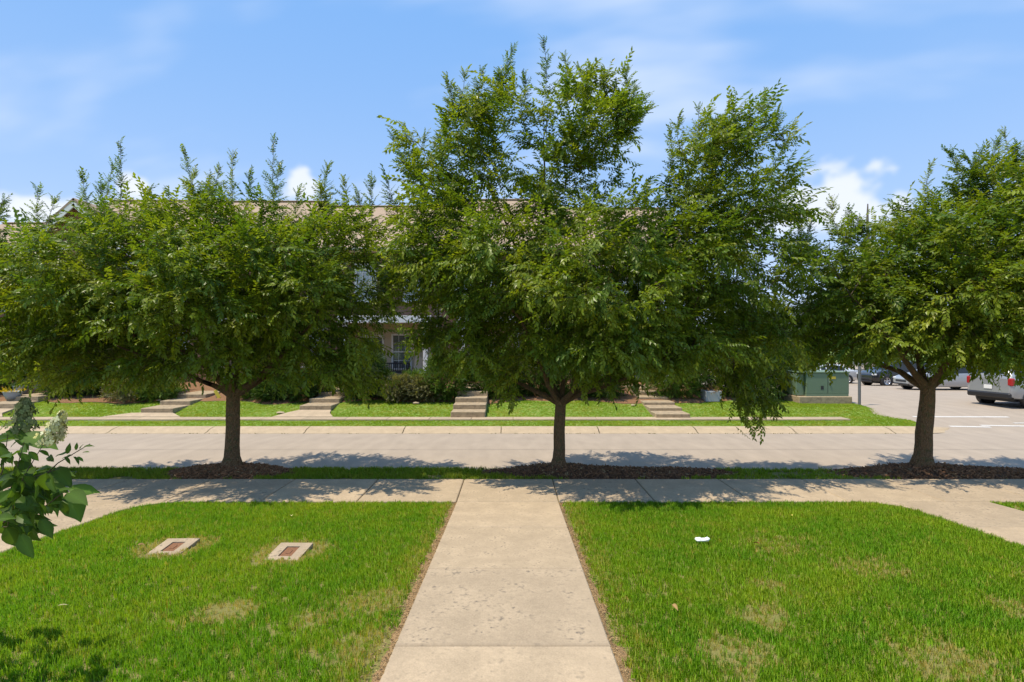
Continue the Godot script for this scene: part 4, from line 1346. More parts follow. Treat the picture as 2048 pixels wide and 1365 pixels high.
		for k in h[4]:
			var s := pow(rng.randf(), 0.8)
			var dir := Vector3(rng.randfn(), rng.randfn(), rng.randfn())
			dir = (dir - axis * dir.dot(axis)).normalized()
			var r: float = h[2] * (1.0 - s * 0.8) * smoothstep(-0.12, 0.15, s) * pow(rng.randf(), 0.3) * (1.0 + 0.5 * sin(dir.x * 4.0 + s * 17.0) * sin(s * 31.0 + dir.y * 5.0))
			spots.append(Transform3D(aim(dir + axis * 0.3, rng.randfn()).scaled(Vector3.ONE * rf(0.006, 0.016)), a.lerp(b, s) + dir * r))
			tints.append(h[3].lerp(Color(0.85, 0.83, 0.55) if h[4] == 330 else Color(0.26, 0.29, 0.13), rng.randf()) * rf(0.55, 1.1))
		swarm("florets", fl.mesh(), M.petal, spots, tints, head)

# ---------------------------------------------------------------- townhouses
func wall_cells(x0: float, x1: float, y0: float, y1: float, holes: Array) -> Array:
	# the rectangle without its openings, as rectangles
	var xs := [x0, x1]
	var ys := [y0, y1]
	for h in holes:
		for q in [h[0], h[1]]: if q > x0 and q < x1: xs.append(q)
		for q in [h[2], h[3]]: if q > y0 and q < y1: ys.append(q)
	xs.sort(); ys.sort()
	var out := []
	for i in xs.size() - 1:
		for j in ys.size() - 1:
			if xs[i + 1] - xs[i] < 0.001 or ys[j + 1] - ys[j] < 0.001: continue
			var cx: float = (xs[i] + xs[i + 1]) / 2
			var cy: float = (ys[j] + ys[j + 1]) / 2
			var open := false
			for h in holes: if cx > h[0] and cx < h[1] and cy > h[2] and cy < h[3]: open = true
			if not open: out.append([xs[i], xs[i + 1], ys[j], ys[j + 1]])
	return out

func window_at(parent: Node, x0: float, x1: float, y0: float, y1: float, z: float, blind: bool, sill := true) -> void:
	# frame in the opening, sash bar, muntins, pane; z is the wall's outer face
	var w := x1 - x0
	var h := y1 - y0
	var mid := Vector3((x0 + x1) / 2, (y0 + y1) / 2, z)
	var g := G.new()
	var f := 0.09
	for s in [-1, 1]:
		g.box(mid + Vector3(s * (w / 2 - f / 2 + 0.03), 0, -0.02), Vector3(f, h + 0.058, 0.10), 0.008)
		g.box(mid + Vector3(0, s * (h / 2 - f / 2 + 0.03), -0.02), Vector3(w - 2 * f + 0.05, f, 0.096), 0.008)
	var fr := part("window", g, M.white, parent)
	g = G.new()
	g.box(mid + Vector3(0, 0, -0.04), Vector3(w - f, 0.06, 0.07), 0.006)
	part("sash_bar", g, M.white, fr)
	g = G.new()
	for s in [-1, 1]: g.box(mid + Vector3(s * w / 6, 0, -0.058), Vector3(0.022, h - f, 0.02))
	for s in [-1, 1]: g.box(mid + Vector3(0, s * h / 4, -0.059), Vector3(w - f, 0.022, 0.018))
	part("muntins", g, M.white, fr)
	boxpart("pane", mid + Vector3(0, 0, -0.075), Vector3(w - f, h - f, 0.006), M.glass, fr)
	if blind:
		g = G.new()
		var n := int(h / 0.09)
		for k in n:
			g.box(mid + Vector3(0, h / 2 - 0.08 - k * 0.088, -0.13), Vector3(w - f, 0.08, 0.006), 0.0, Basis(Vector3.RIGHT, 0.5))
		part("blind", g, M.blind, fr)
	if sill: boxpart("sill", mid + Vector3(0, -h / 2 - 0.05, 0.02), Vector3(w + 0.2, 0.09, 0.16), M.white, fr, 0.01)

func townhouse(label: String, x0: float, x1: float, porch: Array, door_x: float, ridge: float, tone: Color, sd: int, gable := false) -> void:
	rng.seed = sd
	var zf := -26.0
	var fl := 0.42
	var eave := 6.9 if ridge > 10.0 else 6.0
	var t := thing("townhouse", label, "townhouse", Vector3((x0 + x1) / 2, 0, zf), 0.0, "row of brick townhouses")
	var cx := (x0 + x1) / 2
	var hw := (x1 - x0) / 2
	var a0: float = porch[0] - cx
	var a1: float = porch[1] - cx
	var ph := 3.35
	var wins := []
	var wn := 3
	for k in wn:
		var mx := lerpf(-hw + 1.1, hw - 1.1, float(k) / (wn - 1))
		wins.append([mx - 0.5, mx + 0.5, 4.35, 6.15] if eave > 6.5 else [mx - 0.5, mx + 0.5, 3.9, 5.4])
	var holes := wins.duplicate()
	holes.append([a0, a1, fl, ph])
	# ground floor windows beside the porch
	var low := []
	if a0 + hw > 1.7: low.append([-hw + 0.4, -hw + 1.4, 1.2, 3.0])
	if hw - a1 > 1.7: low.append([hw - 1.4, hw - 0.4, 1.2, 3.0])
	holes.append_array(low)
	var top := eave
	var g := G.new()
	for r in wall_cells(-hw + 0.004, hw - 0.004, -0.3, top, holes):
		g.box(Vector3((r[0] + r[1]) / 2, (r[2] + r[3]) / 2, -0.14), Vector3(r[1] - r[0], r[3] - r[2], 0.24))
	# sides, back, floor slab between storeys
	for s in [-1, 1]: g.box(Vector3(s * (hw - 0.124), (top - 0.3) / 2, -5.3), Vector3(0.22, top + 0.3, 10.0))
	g.box(Vector3(0, (top - 0.3) / 2, -10.4), Vector3(hw * 2 - 0.01, top + 0.3, 0.2))
	part("wall", g, M.mortar, t)
	boxpart("ceiling", Vector3(0, 3.62, -5.3), Vector3(hw * 2 - 0.5, 0.25, 9.9), M.inside, t)
	# bricks of the street front, too small to pick apart
	var bg := G.new()
	bg.box(Vector3.ZERO, Vector3(0.203, 0.065, 0.03), 0.004)
	var spots := []
	var tints := []
	var row := 0
	var y := 0.0
	while y < top - 0.1:
		var bx := -hw + (0.1 if row % 2 == 0 else 0.21)
		while bx < hw - 0.09:
			var ok := true
			for h in holes: if bx > h[0] - 0.14 and bx < h[1] + 0.14 and y > h[2] - 0.10 and y < h[3] + 0.07: ok = false
			if ok:
				spots.append(Transform3D(Basis(), Vector3(bx, y, -0.012 + rf(-0.002, 0.002))))
				tints.append(tone.lerp(Color(0.30, 0.18, 0.11), rng.randf() * 0.5) * rf(0.65, 1.25))
			bx += 0.215
		y += 0.077
		row += 1
	if gable:
		y = top
		while y < top + 2.2:
			var half := (top + 2.05 - y) * 1.12
			var bx := -half + 0.1
			while bx < half - 0.1:
				spots.append(Transform3D(Basis(), Vector3(bx - 0.45 + (row % 2) * 0.1, y, 0.238)))
				tints.append(tone.lerp(Color(0.30, 0.18, 0.11), rng.randf() * 0.5) * rf(0.65, 1.25))
				bx += 0.215
			y += 0.077
			row += 1
	swarm("bricks", bg.mesh(), M.brick, spots, tints, t)
	for w in wins: window_at(t, w[0], w[1], w[2], w[3], 0.0, true)
	for w in low: window_at(t, w[0], w[1], w[2], w[3], 0.0, sd % 2 == 0)
	# recessed porch
	var dp := 1.9
	g = G.new()
	var dh := [door_x - cx - 0.5, door_x - cx + 0.5, fl, 2.6]
	var pw := []
	if a1 - a0 > 2.6:
		var e0: float = dh[1] + 0.5
		while e0 + 1.0 < a1 + 0.05:
			pw.append([e0, e0 + 1.0, 0.95, 2.75])
			e0 += 1.28
	var ph2: Array = pw.duplicate()
	ph2.append(dh)
	for r in wall_cells(a0 - 0.1, a1 + 0.1, fl, ph, ph2):
		g.box(Vector3((r[0] + r[1]) / 2, (r[2] + r[3]) / 2, -dp - 0.1), Vector3(r[1] - r[0], r[3] - r[2], 0.2))
	for s in [a0 - 0.06, a1 + 0.06]: g.box(Vector3(s, (fl + ph) / 2, -dp / 2 - 0.13), Vector3(0.1, ph - fl, dp - 0.27))
	part("porch_wall", g, M.siding, t)
	for w in pw: window_at(t, w[0], w[1], w[2], w[3], -dp, false, false)
	var dr := boxpart("door", Vector3((dh[0] + dh[1]) / 2, 1.52, -dp - 0.06), Vector3(0.92, 2.12, 0.06), M.door, t, 0.01)
	for q in 3: boxpart("panel", Vector3((dh[0] + dh[1]) / 2, 0.85 + q * 0.66, -dp - 0.025), Vector3(0.62, 0.5, 0.02), M.door, dr, 0.008)
	boxpart("handle", Vector3(dh[1] - 0.14, 1.45, -dp - 0.01), Vector3(0.04, 0.14, 0.06), M.steel, dr, 0.01)
	g = G.new()
	for s in [dh[0] - 0.045, dh[1] + 0.045]: g.box(Vector3(s, (fl + 2.66) / 2, -dp + 0.02), Vector3(0.11, 2.66 - fl, 0.08), 0.006)
	g.box(Vector3((dh[0] + dh[1]) / 2, 2.66, -dp + 0.022), Vector3(1.2, 0.14, 0.09), 0.006)
	part("door_frame", g, M.white, t)
	boxpart("porch_floor", Vector3((a0 + a1) / 2, fl - 0.11, -dp / 2 + 0.35), Vector3(a1 - a0 + 0.02, 0.21, dp + 0.7), M.step, t, 0.01)
	boxpart("porch_ceiling", Vector3((a0 + a1) / 2, ph - 0.03, -dp / 2 - 0.12), Vector3(a1 - a0 + 0.1, 0.05, dp - 0.24), M.white, t)
	boxpart("porch_beam", Vector3((a0 + a1) / 2, ph + 0.1, 0.12), Vector3(a1 - a0 + 0.3, 0.34, 0.3), M.white, t, 0.012)
	for s in [a0 + 0.16, a1 - 0.16]:
		g = G.new()
		g.box(Vector3(s, (fl + ph) / 2, 0.0), Vector3(0.22, ph - fl - 0.1, 0.22), 0.012)
		g.box(Vector3(s, fl + 0.11, 0.0), Vector3(0.30, 0.2, 0.30), 0.012)
		g.box(Vector3(s, ph - 0.13, 0.0), Vector3(0.29, 0.12, 0.29), 0.012)
		part("column", g, M.white, t)
	# roof: shingled slopes front and back, fascia, gutter
	g = G.new()
	var mz := -5.2
	for s in [1.0, -1.0]:
		var e := Vector3(0, eave - 0.25, mz + s * 5.75)
		var r := Vector3(0, ridge, mz)
		var dir := (r - e)
		var l := dir.length()
		g.box((e + r) / 2, Vector3(hw * 2 - 0.01, 0.12, l + 0.05), 0.0, Basis(Vector3.RIGHT, s * atan2(dir.y, absf(dir.z))))
	var roof := part("roof", g, M.roof, t)
	boxpart("ridge_cap", Vector3(0, ridge + 0.07, mz), Vector3(hw * 2 - 0.02, 0.06, 0.34), M.roof, roof, 0.02)
	boxpart("fascia", Vector3(0, eave - 0.2, 0.52), Vector3(hw * 2 - 0.012, 0.2, 0.03), M.white, roof)
	boxpart("gutter", Vector3(0, eave - 0.16, 0.60), Vector3(hw * 2 - 0.014, 0.12, 0.12), M.white, roof, 0.02)
	for s in [-1.0, 1.0]:
		var xx: float = s * (hw - 0.1)
		g = G.new()
		g.flat([Vector3(xx, eave - 0.3, mz + 5.3), Vector3(xx, eave - 0.3, mz - 5.3), Vector3(xx, ridge - 0.12, mz)], Vector3(s, 0, 0))
		part("gable_wall", g, M.siding, t)
	if gable:
		# front facing cross gable with white rake boards
		var gx := -0.45
		var ap := Vector3(gx, eave + 2.17, 0.56)
		g = G.new()
		g.flat([Vector3(gx - 2.45, eave - 0.02, 0.22), Vector3(gx + 2.45, eave - 0.02, 0.22), Vector3(gx, eave + 2.16, 0.22)], Vector3(0, 0, 1))
		part("front_gable", g, M.siding, t)
		for s in [-1.0, 1.0]:
			var ft := Vector3(gx + s * 2.75, eave - 0.27, 0.56)
			var dir := ap - ft
			var ang := atan2(dir.y, -s * dir.x)
			g = G.new()
			g.box((ap + ft) / 2 + Vector3(0, 0.02, -2.2), Vector3(dir.length() + 0.06, 0.11, 4.5), 0.0, Basis(Vector3(0, 0, 1), -s * ang))
			part("gable_roof", g, M.roof, roof)
			boxpart("rake_board", (ap + ft) / 2 + Vector3(0, -0.17, 0.02), Vector3(dir.length(), 0.26, 0.05), M.white, roof, 0.0, Basis(Vector3(0, 0, 1), -s * ang))

func make_houses() -> void:
	townhouse("lower-roofed townhouse at the far left edge", -29.4, -23.3, [-28.0, -25.0], -27.2, 9.15, Color(0.25, 0.12, 0.07), 60)
	townhouse("brick townhouse with the white-edged front gable", -23.2, -17.2, [-19.9, -17.6], -18.9, 10.45, Color(0.27, 0.13, 0.075), 61, true)
	townhouse("brick townhouse behind the left elm's trunk", -17.1, -10.6, [-14.0, -11.1], -12.8, 10.4, Color(0.24, 0.125, 0.075), 62)
	townhouse("brick townhouse with the black porch bench", -10.5, -3.6, [-8.2, -4.0], -7.2, 10.12, Color(0.26, 0.13, 0.08), 63)
	townhouse("brick townhouse behind the tallest elm's trunk", -3.5, 2.4, [-2.5, 0.4], -1.5, 10.5, Color(0.26, 0.12, 0.07), 64)
	townhouse("end townhouse nearest the car park", 2.5, 8.9, [4.2, 7.6], 5.55, 10.0, Color(0.25, 0.13, 0.08), 65)

# ---------------------------------------------------------------- smaller things across the street
func make_props() -> void:
	rng.seed = 71
	var g: G
	var t: Node3D
	# porch bench with slatted back
	t = thing("porch_bench", "black slatted bench on the townhouse porch", "bench", Vector3(-5.95, 0.42, -26.9))
	for k in 15: boxpart("back_slat", Vector3(-0.76 + k * 0.1086, 0.66, -0.2), Vector3(0.045, 0.36, 0.02), M.black, t, 0.004)
	boxpart("top_rail", Vector3(0, 0.87, -0.2), Vector3(1.66, 0.07, 0.04), M.black, t, 0.008)
	boxpart("lower_rail", Vector3(0, 0.47, -0.2), Vector3(1.66, 0.06, 0.038), M.black, t, 0.008)
	for k in 5: boxpart("seat_slat", Vector3(0, 0.42, -0.14 + k * 0.1), Vector3(1.6, 0.025, 0.085), M.black, t, 0.004)
	for s in [-1, 1]:
		boxpart("leg", Vector3(s * 0.8, 0.31, 0.28), Vector3(0.06, 0.62, 0.06), M.black, t, 0.006)
		boxpart("leg", Vector3(s * 0.8, 0.44, -0.24), Vector3(0.06, 0.88, 0.05), M.black, t, 0.006)
		boxpart("armrest", Vector3(s * 0.8, 0.64, 0.04), Vector3(0.075, 0.035, 0.62), M.black, t, 0.008)
	# beige reclining porch chair
	t = thing("porch_chair", "beige upright-backed chair beside the white porch column", "chair", Vector3(-4.62, 0.42, -26.75))
	boxpart("backrest", Vector3(0, 0.78, -0.18), Vector3(0.52, 0.82, 0.05), M.siding, t, 0.02, Basis(Vector3(1, 0, 0), -0.16) * Basis(Vector3(0, 0, 1), -0.1))
	boxpart("seat", Vector3(0, 0.4, 0.08), Vector3(0.52, 0.06, 0.5), M.siding, t, 0.02)
	for s in [-1, 1]:
		for q in [-0.12, 0.3]: boxpart("leg", Vector3(s * 0.24, 0.19, q), Vector3(0.035, 0.38, 0.035), M.black, t, 0.004)
		g = G.new()
		g.tube([Vector3(s * 0.29, 0.38, 0.3), Vector3(s * 0.29, 0.63, 0.27), Vector3(s * 0.29, 0.66, 0.15), Vector3(s * 0.29, 0.62, -0.15)], [0.016, 0.016, 0.016, 0.016], 7)
		part("arm", g, M.black, t)
	# little white sign
	var at := px(628, 796, 21.9)
	at.y = lawn_y(at.x, 21.9)
	t = thing("yard_sign", "little white sign on a stake beside the steps", "sign", at)
	boxpart("board", Vector3(0, 0.50, 0), Vector3(0.215, 0.22, 0.012), M.white, t, 0.003)
	boxpart("stake", Vector3(0, 0.2, -0.012), Vector3(0.022, 0.46, 0.01), M.white, t)
	boxpart("print", Vector3(0.02, 0.515, 0.0075), Vector3(0.09, 0.02, 0.002), M.black, t)
	boxpart("print", Vector3(0.045, 0.485, 0.0075), Vector3(0.05, 0.018, 0.002), M.black, t)
	# yellow tag leaning by the three steps
	at = Vector3((434.0 - CU) / F * 21.4, 0, -21.4)
	at.y = lawn_y(at.x, 21.4)
	t = thing("yellow_board", "small yellow board leaning behind the left elm's trunk", "board", at)
	boxpart("board", Vector3(0, 0.2, 0), Vector3(0.14, 0.36, 0.02), plain(0.62, 0.5, 0.05, 0.6), t, 0.004, Basis(Vector3(0, 0, 1), 0.5))
	boxpart("stake", Vector3(-0.05, 0.1, -0.02), Vector3(0.02, 0.3, 0.015), M.steel, t)
	# stone planter
	at = Vector3((1422.0 - CU) / F * 21.3, 0, -21.3)
	at.y = lawn_y(at.x, 21.3)
	t = thing("stone_planter", "square grey stone planter with a flowering plant", "planter", at)
	g = G.new()
	for s in [-1, 1]:
		g.box(Vector3(s * 0.27, 0.19, 0), Vector3(0.07, 0.42, 0.61), 0.015)
		g.box(Vector3(0, 0.19, s * 0.27), Vector3(0.47, 0.418, 0.07), 0.015)
	g.box(Vector3(0, 0.02, 0), Vector3(0.5, 0.08, 0.5))
	part("tub", g, plain(0.36, 0.37, 0.40, 0.9), t)
	boxpart("soil", Vector3(0, 0.31, 0), Vector3(0.468, 0.06, 0.468), M.mulch, t)
	var spots := []
	var tints := []
	for k in 60:
		var dir := Vector3(rng.randfn(), absf(rng.randfn()), rng.randfn()).normalized()
		spots.append(Transform3D(aim(dir, rng.randfn()).scaled(Vector3.ONE * rf(0.4, 0.7)), Vector3(dir.x * 0.2, 0.33 + dir.y * 0.14, dir.z * 0.2)))
		tints.append(Color(0.20, 0.17, 0.05).lerp(Color(0.42, 0.22, 0.13), rng.randf()))
	swarm("plant", sprigs[0], M.shrub, spots, tints, t)
	# flower pots at the left edge
	var pots := [["round blue-grey bowl of yellow flowers at the left edge", 25.0, 21.0, 0.30, 0.30, Color(0.75, 0.56, 0.03), 0.0], ["taller blue-grey pot of green leaves behind the yellow flowers", 41.0, 22.0, 0.25, 0.38, Color(0.14, 0.24, 0.05), 0.06]]
	for p in pots:
		var d: float = p[2]
		var x: float = (p[1] - CU) / F * d
		t = thing("flower_pot", p[0], "flower pot", Vector3(x, 0.155 + p[6], -d), 0.0, "pots on the left steps")
		g = G.new()
		g.lathe(Vector3.ZERO, [[0.0, 0.0], [p[3] * 0.68, 0.0], [p[3] * 0.9, p[4] * 0.55], [p[3], p[4] * 0.93], [p[3] * 1.06, p[4] * 0.94], [p[3] * 1.06, p[4]], [p[3] * 0.92, p[4]], [p[3] * 0.9, p[4] * 0.85], [0.0, p[4] * 0.85]], 24)
		part("bowl", g, plain(0.26, 0.30, 0.36, 0.6), t)
		spots = []
		tints = []
		for k in 70:
			var dir := Vector3(rng.randfn(), absf(rng.randfn()) * (0.4 if p[6] == 0.0 else 1.0), rng.randfn()).normalized()
			spots.append(Transform3D(aim(dir + Vector3(0, 0.5, 0), rng.randfn()).scaled(Vector3.ONE * rf(0.3, 0.5)), Vector3(dir.x * p[3] * 0.85, p[4] * 0.9 + dir.y * 0.08, dir.z * p[3] * 0.85)))
			tints.append(p[5] * rf(0.7, 1.2))
		swarm("flowers", sprigs[1], M.shrub, spots, tints, t)
	# board leaning on the wall
	t = thing("leaning_board", "weathered board leaning on the brick at the left edge", "board", Vector3((75.0 - CU) / F * 22.6, 0.40, -22.6))
	boxpart("board", Vector3(0, 0.25, 0), Vector3(0.24, 0.56, 0.03), plain(0.36, 0.27, 0.22, 0.8), t, 0.004, Basis(Vector3(0, 0, 1), -0.17) * Basis(Vector3(1, 0, 0), -0.15))
	boxpart("picture", Vector3(-0.03, 0.36, 0.01), Vector3(0.13, 0.18, 0.012), plain(0.05, 0.05, 0.09, 0.6), t, 0.0, Basis(Vector3(0, 0, 1), -0.17) * Basis(Vector3(1, 0, 0), -0.15))
	# tall pot on the six steps
	at = Vector3((1271.0 - CU) / F * 22.3, 0.235, -22.3)
	t = thing("vase_pot", "slender green vase with leaves on the shallow steps", "flower pot", at)
	g = G.new()
	g.lathe(Vector3.ZERO, [[0.0, 0.0], [0.09, 0.0], [0.14, 0.16], [0.15, 0.26], [0.11, 0.36], [0.12, 0.40], [0.10, 0.40], [0.09, 0.3], [0.0, 0.3]], 20)
	part("vase", g, plain(0.10, 0.15, 0.07, 0.35), t)
	spots = []
	tints = []
	for k in 26:
		var dir := Vector3(rng.randfn() * 0.5, 1.0, rng.randfn() * 0.5).normalized()
		spots.append(Transform3D(aim(dir, rng.randfn()).scaled(Vector3.ONE * rf(0.6, 1.0)), Vector3(0, 0.35, 0) + dir * 0.06))
		tints.append(Color(0.12, 0.17, 0.04) * rf(0.7, 1.3))
	swarm("plant", sprigs[2], M.shrub, spots, tints, t)
	# utility box on its pad
	var d := 21.6
	var x0 := (1594.0 - CU) / F * d
	var x1 := (1699.0 - CU) / F * d
	var yb := lawn_y(12.5, d) - 0.06
	t = thing("utility_box", "green steel utility cabinet on a concrete pad", "utility box", Vector3((x0 + x1) / 2, yb, -d - 0.55))
	var w := x1 - x0
	boxpart("pad", Vector3(0, 0.15, 0), Vector3(w, 0.34, 1.5), M.step, t, 0.02)
	boxpart("plinth", Vector3(0.16, 0.37, -0.03), Vector3(w - 0.42, 0.1, 1.24), M.box_green, t)
	boxpart("front", Vector3(0.17, 0.83, -0.06), Vector3(w - 0.38, 0.84, 1.28), M.box_green, t, 0.02)
	boxpart("side_cabinet", Vector3(-w / 2 + 0.185, 0.77, -0.1), Vector3(0.33, 0.88, 1.1), M.box_green, t, 0.02)
	boxpart("lid", Vector3(0.02, 1.275, -0.06), Vector3(w - 0.04, 0.05, 1.34), M.box_green, t, 0.015)
	boxpart("door_gap", Vector3(0.17, 0.83, 0.582), Vector3(0.012, 0.8, 0.006), M.black, t)
	boxpart("black_label", Vector3(-0.05, 0.66, 0.584), Vector3(0.11, 0.15, 0.006), M.black, t)
	boxpart("yellow_label", Vector3(0.36, 1.06, 0.584), Vector3(0.26, 0.11, 0.006), plain(0.55, 0.42, 0.04, 0.5), t)
	boxpart("latch", Vector3(0.24, 0.84, 0.6), Vector3(0.03, 0.12, 0.04), M.steel, t, 0.006)
	# sign post at the entrance; the leaves hide what it carries
	var ps := Vector3((1719.0 - CU) / F * 21.1, 0, -21.1)
	ps.y = lawn_y(13.4, 21.1) - 0.1
	t = thing("sign_post", "grey steel post at the car park entrance", "post", ps)
	g = G.new()
	for s in [-1, 1]: g.box(Vector3(s * 0.042, 1.1, 0.012), Vector3(0.014, 2.4, 0.04))
	g.box(Vector3(0, 1.1, 0), Vector3(0.096, 2.4, 0.012))
	part("post", g, M.steel, t)
	boxpart("sign_back", Vector3(0, 1.95, -0.02), Vector3(0.46, 0.6, 0.006), M.steel, t, 0.0)
	# water meter boxes in the near lawn
	var words := ["concrete meter box with a rusty lid, left of the two in the lawn", "concrete meter box with a rusty lid, nearer the front walk"]
	for k in 2:
		var v: Vector2 = valve_spots[k]
		t = thing("meter_box", words[k], "meter box", Vector3(v.x, yard_y(v.y) - 0.026, -v.y), [0.03, -0.02][k], "meter boxes in the lawn")
		t.rotation.x = 0.061
		g = G.new()
		for s in [-1, 1]:
			g.box(Vector3(s * 0.126, -0.012, 0), Vector3(0.108, 0.06, 0.42), 0.0)
			g.box(Vector3(0, -0.012, s * 0.164), Vector3(0.1442, 0.06, 0.092), 0.0)
		part("frame", g, M.concrete3, t)
		boxpart("lid", Vector3(0, -0.016, 0), Vector3(0.138, 0.05, 0.23), M.rust, t, 0.006)
		boxpart("lid_rib", Vector3(0.0, 0.011, 0.0), Vector3(0.05, 0.008, 0.08), M.rust, t, 0.002)
	# white scrap and fallen leaves on the grass
	t = thing("white_scrap", "crumpled white plastic piece on the right lawn", "litter", Vector3(2.15, yard_y(6.1) + 0.018, -6.1))
	g = G.new()
	g.box(Vector3(0, 0.022, 0), Vector3(0.15, 0.034, 0.06), 0.014, Basis(Vector3(0, 1, 0), 0.06))
	g.box(Vector3(0.05, 0.034, 0.006), Vector3(0.06, 0.026, 0.05), 0.010, Basis(Vector3(0.3, 1, 0.4).normalized(), 0.5))
	g.box(Vector3(-0.045, 0.032, -0.006), Vector3(0.07, 0.024, 0.05), 0.010, Basis(Vector3(0.2, 1, -0.5).normalized(), -0.4))
	part("scrap", g, plain(0.85, 0.85, 0.84, 0.6), t)
	var fallen := [[283, 1095, "tan"], [581, 1036, "pale"], [1512, 1092, "brown"], [1581, 1035, "yellow"], [127, 1217, "cream"], [1352, 1222, "tan"]]
	var where := ["tan dry leaf beside the left meter box", "pale leaf lying beyond the nearer meter box", "curled brown leaf right of the white scrap", "yellow leaf near the far edge of the right lawn", "cream straw piece low in the left lawn", "small tan leaf low in the right lawn"]
	for k in fallen.size():
		var f: Array = fallen[k]
		var dd: float = 1.914 * F / (f[1] - 748.0)
		g = G.new()
		g.tint = {"tan": Color(0.30, 0.19, 0.08), "pale": Color(0.55, 0.5, 0.22), "brown": Color(0.20, 0.10, 0.03), "yellow": Color(0.5, 0.42, 0.1), "cream": Color(0.42, 0.38, 0.2)}[f[2]]
		leaf_into(g, Vector3(-0.04, 0, 0), Vector3(1, 0.1, 0.2).normalized(), Vector3(0, 1, 0.2), 0.085, 0.045 if k != 4 else 0.015, 0.5, 0.6, 2)
		var lf := put("fallen_leaf", g.mesh(true), M.petal, self, Transform3D(Basis(Vector3.UP, rf(0, TAU)), Vector3((f[0] - CU) / F * dd, yard_y(dd) + 0.035, -dd)))
		tag(lf, where[k], "leaf", "fallen leaves on the lawns")
	# marker stones in the far lawn
	for f in [[561, 823, 19.4, 0.32, "flat pale stone in the lawn left of the white sign's steps"], [832, 800, 20.6, 0.28, "flat pale stone at the lawn's edge below the porch bench"], [1266, 806, 20.3, 0.16, "small pale stone in the lawn beside the shallow steps"], [548 - 230, 797, 21.0, 0.2, "small pale stone by the bed left of the three steps"]]:
		var dd: float = f[2]
		var xx: float = (f[0] - CU) / F * dd
		g = G.new()
		g.sheet(8, 8, func(a, b):
			var an: float = TAU * a
			var r: float = b * f[3] * (0.5 + 0.08 * sin(an * 3.0))
			return Vector3(cos(an) * r, 0.05 * sqrt(1.0 - b * b) + 0.02, sin(an) * r * 0.6))
		var st := part("flat_stone", g, M.concrete2, self)
		st.position = Vector3(xx, lawn_y(xx, dd), -dd)
		tag(st, f[4], "stone", "pale stones across the street")

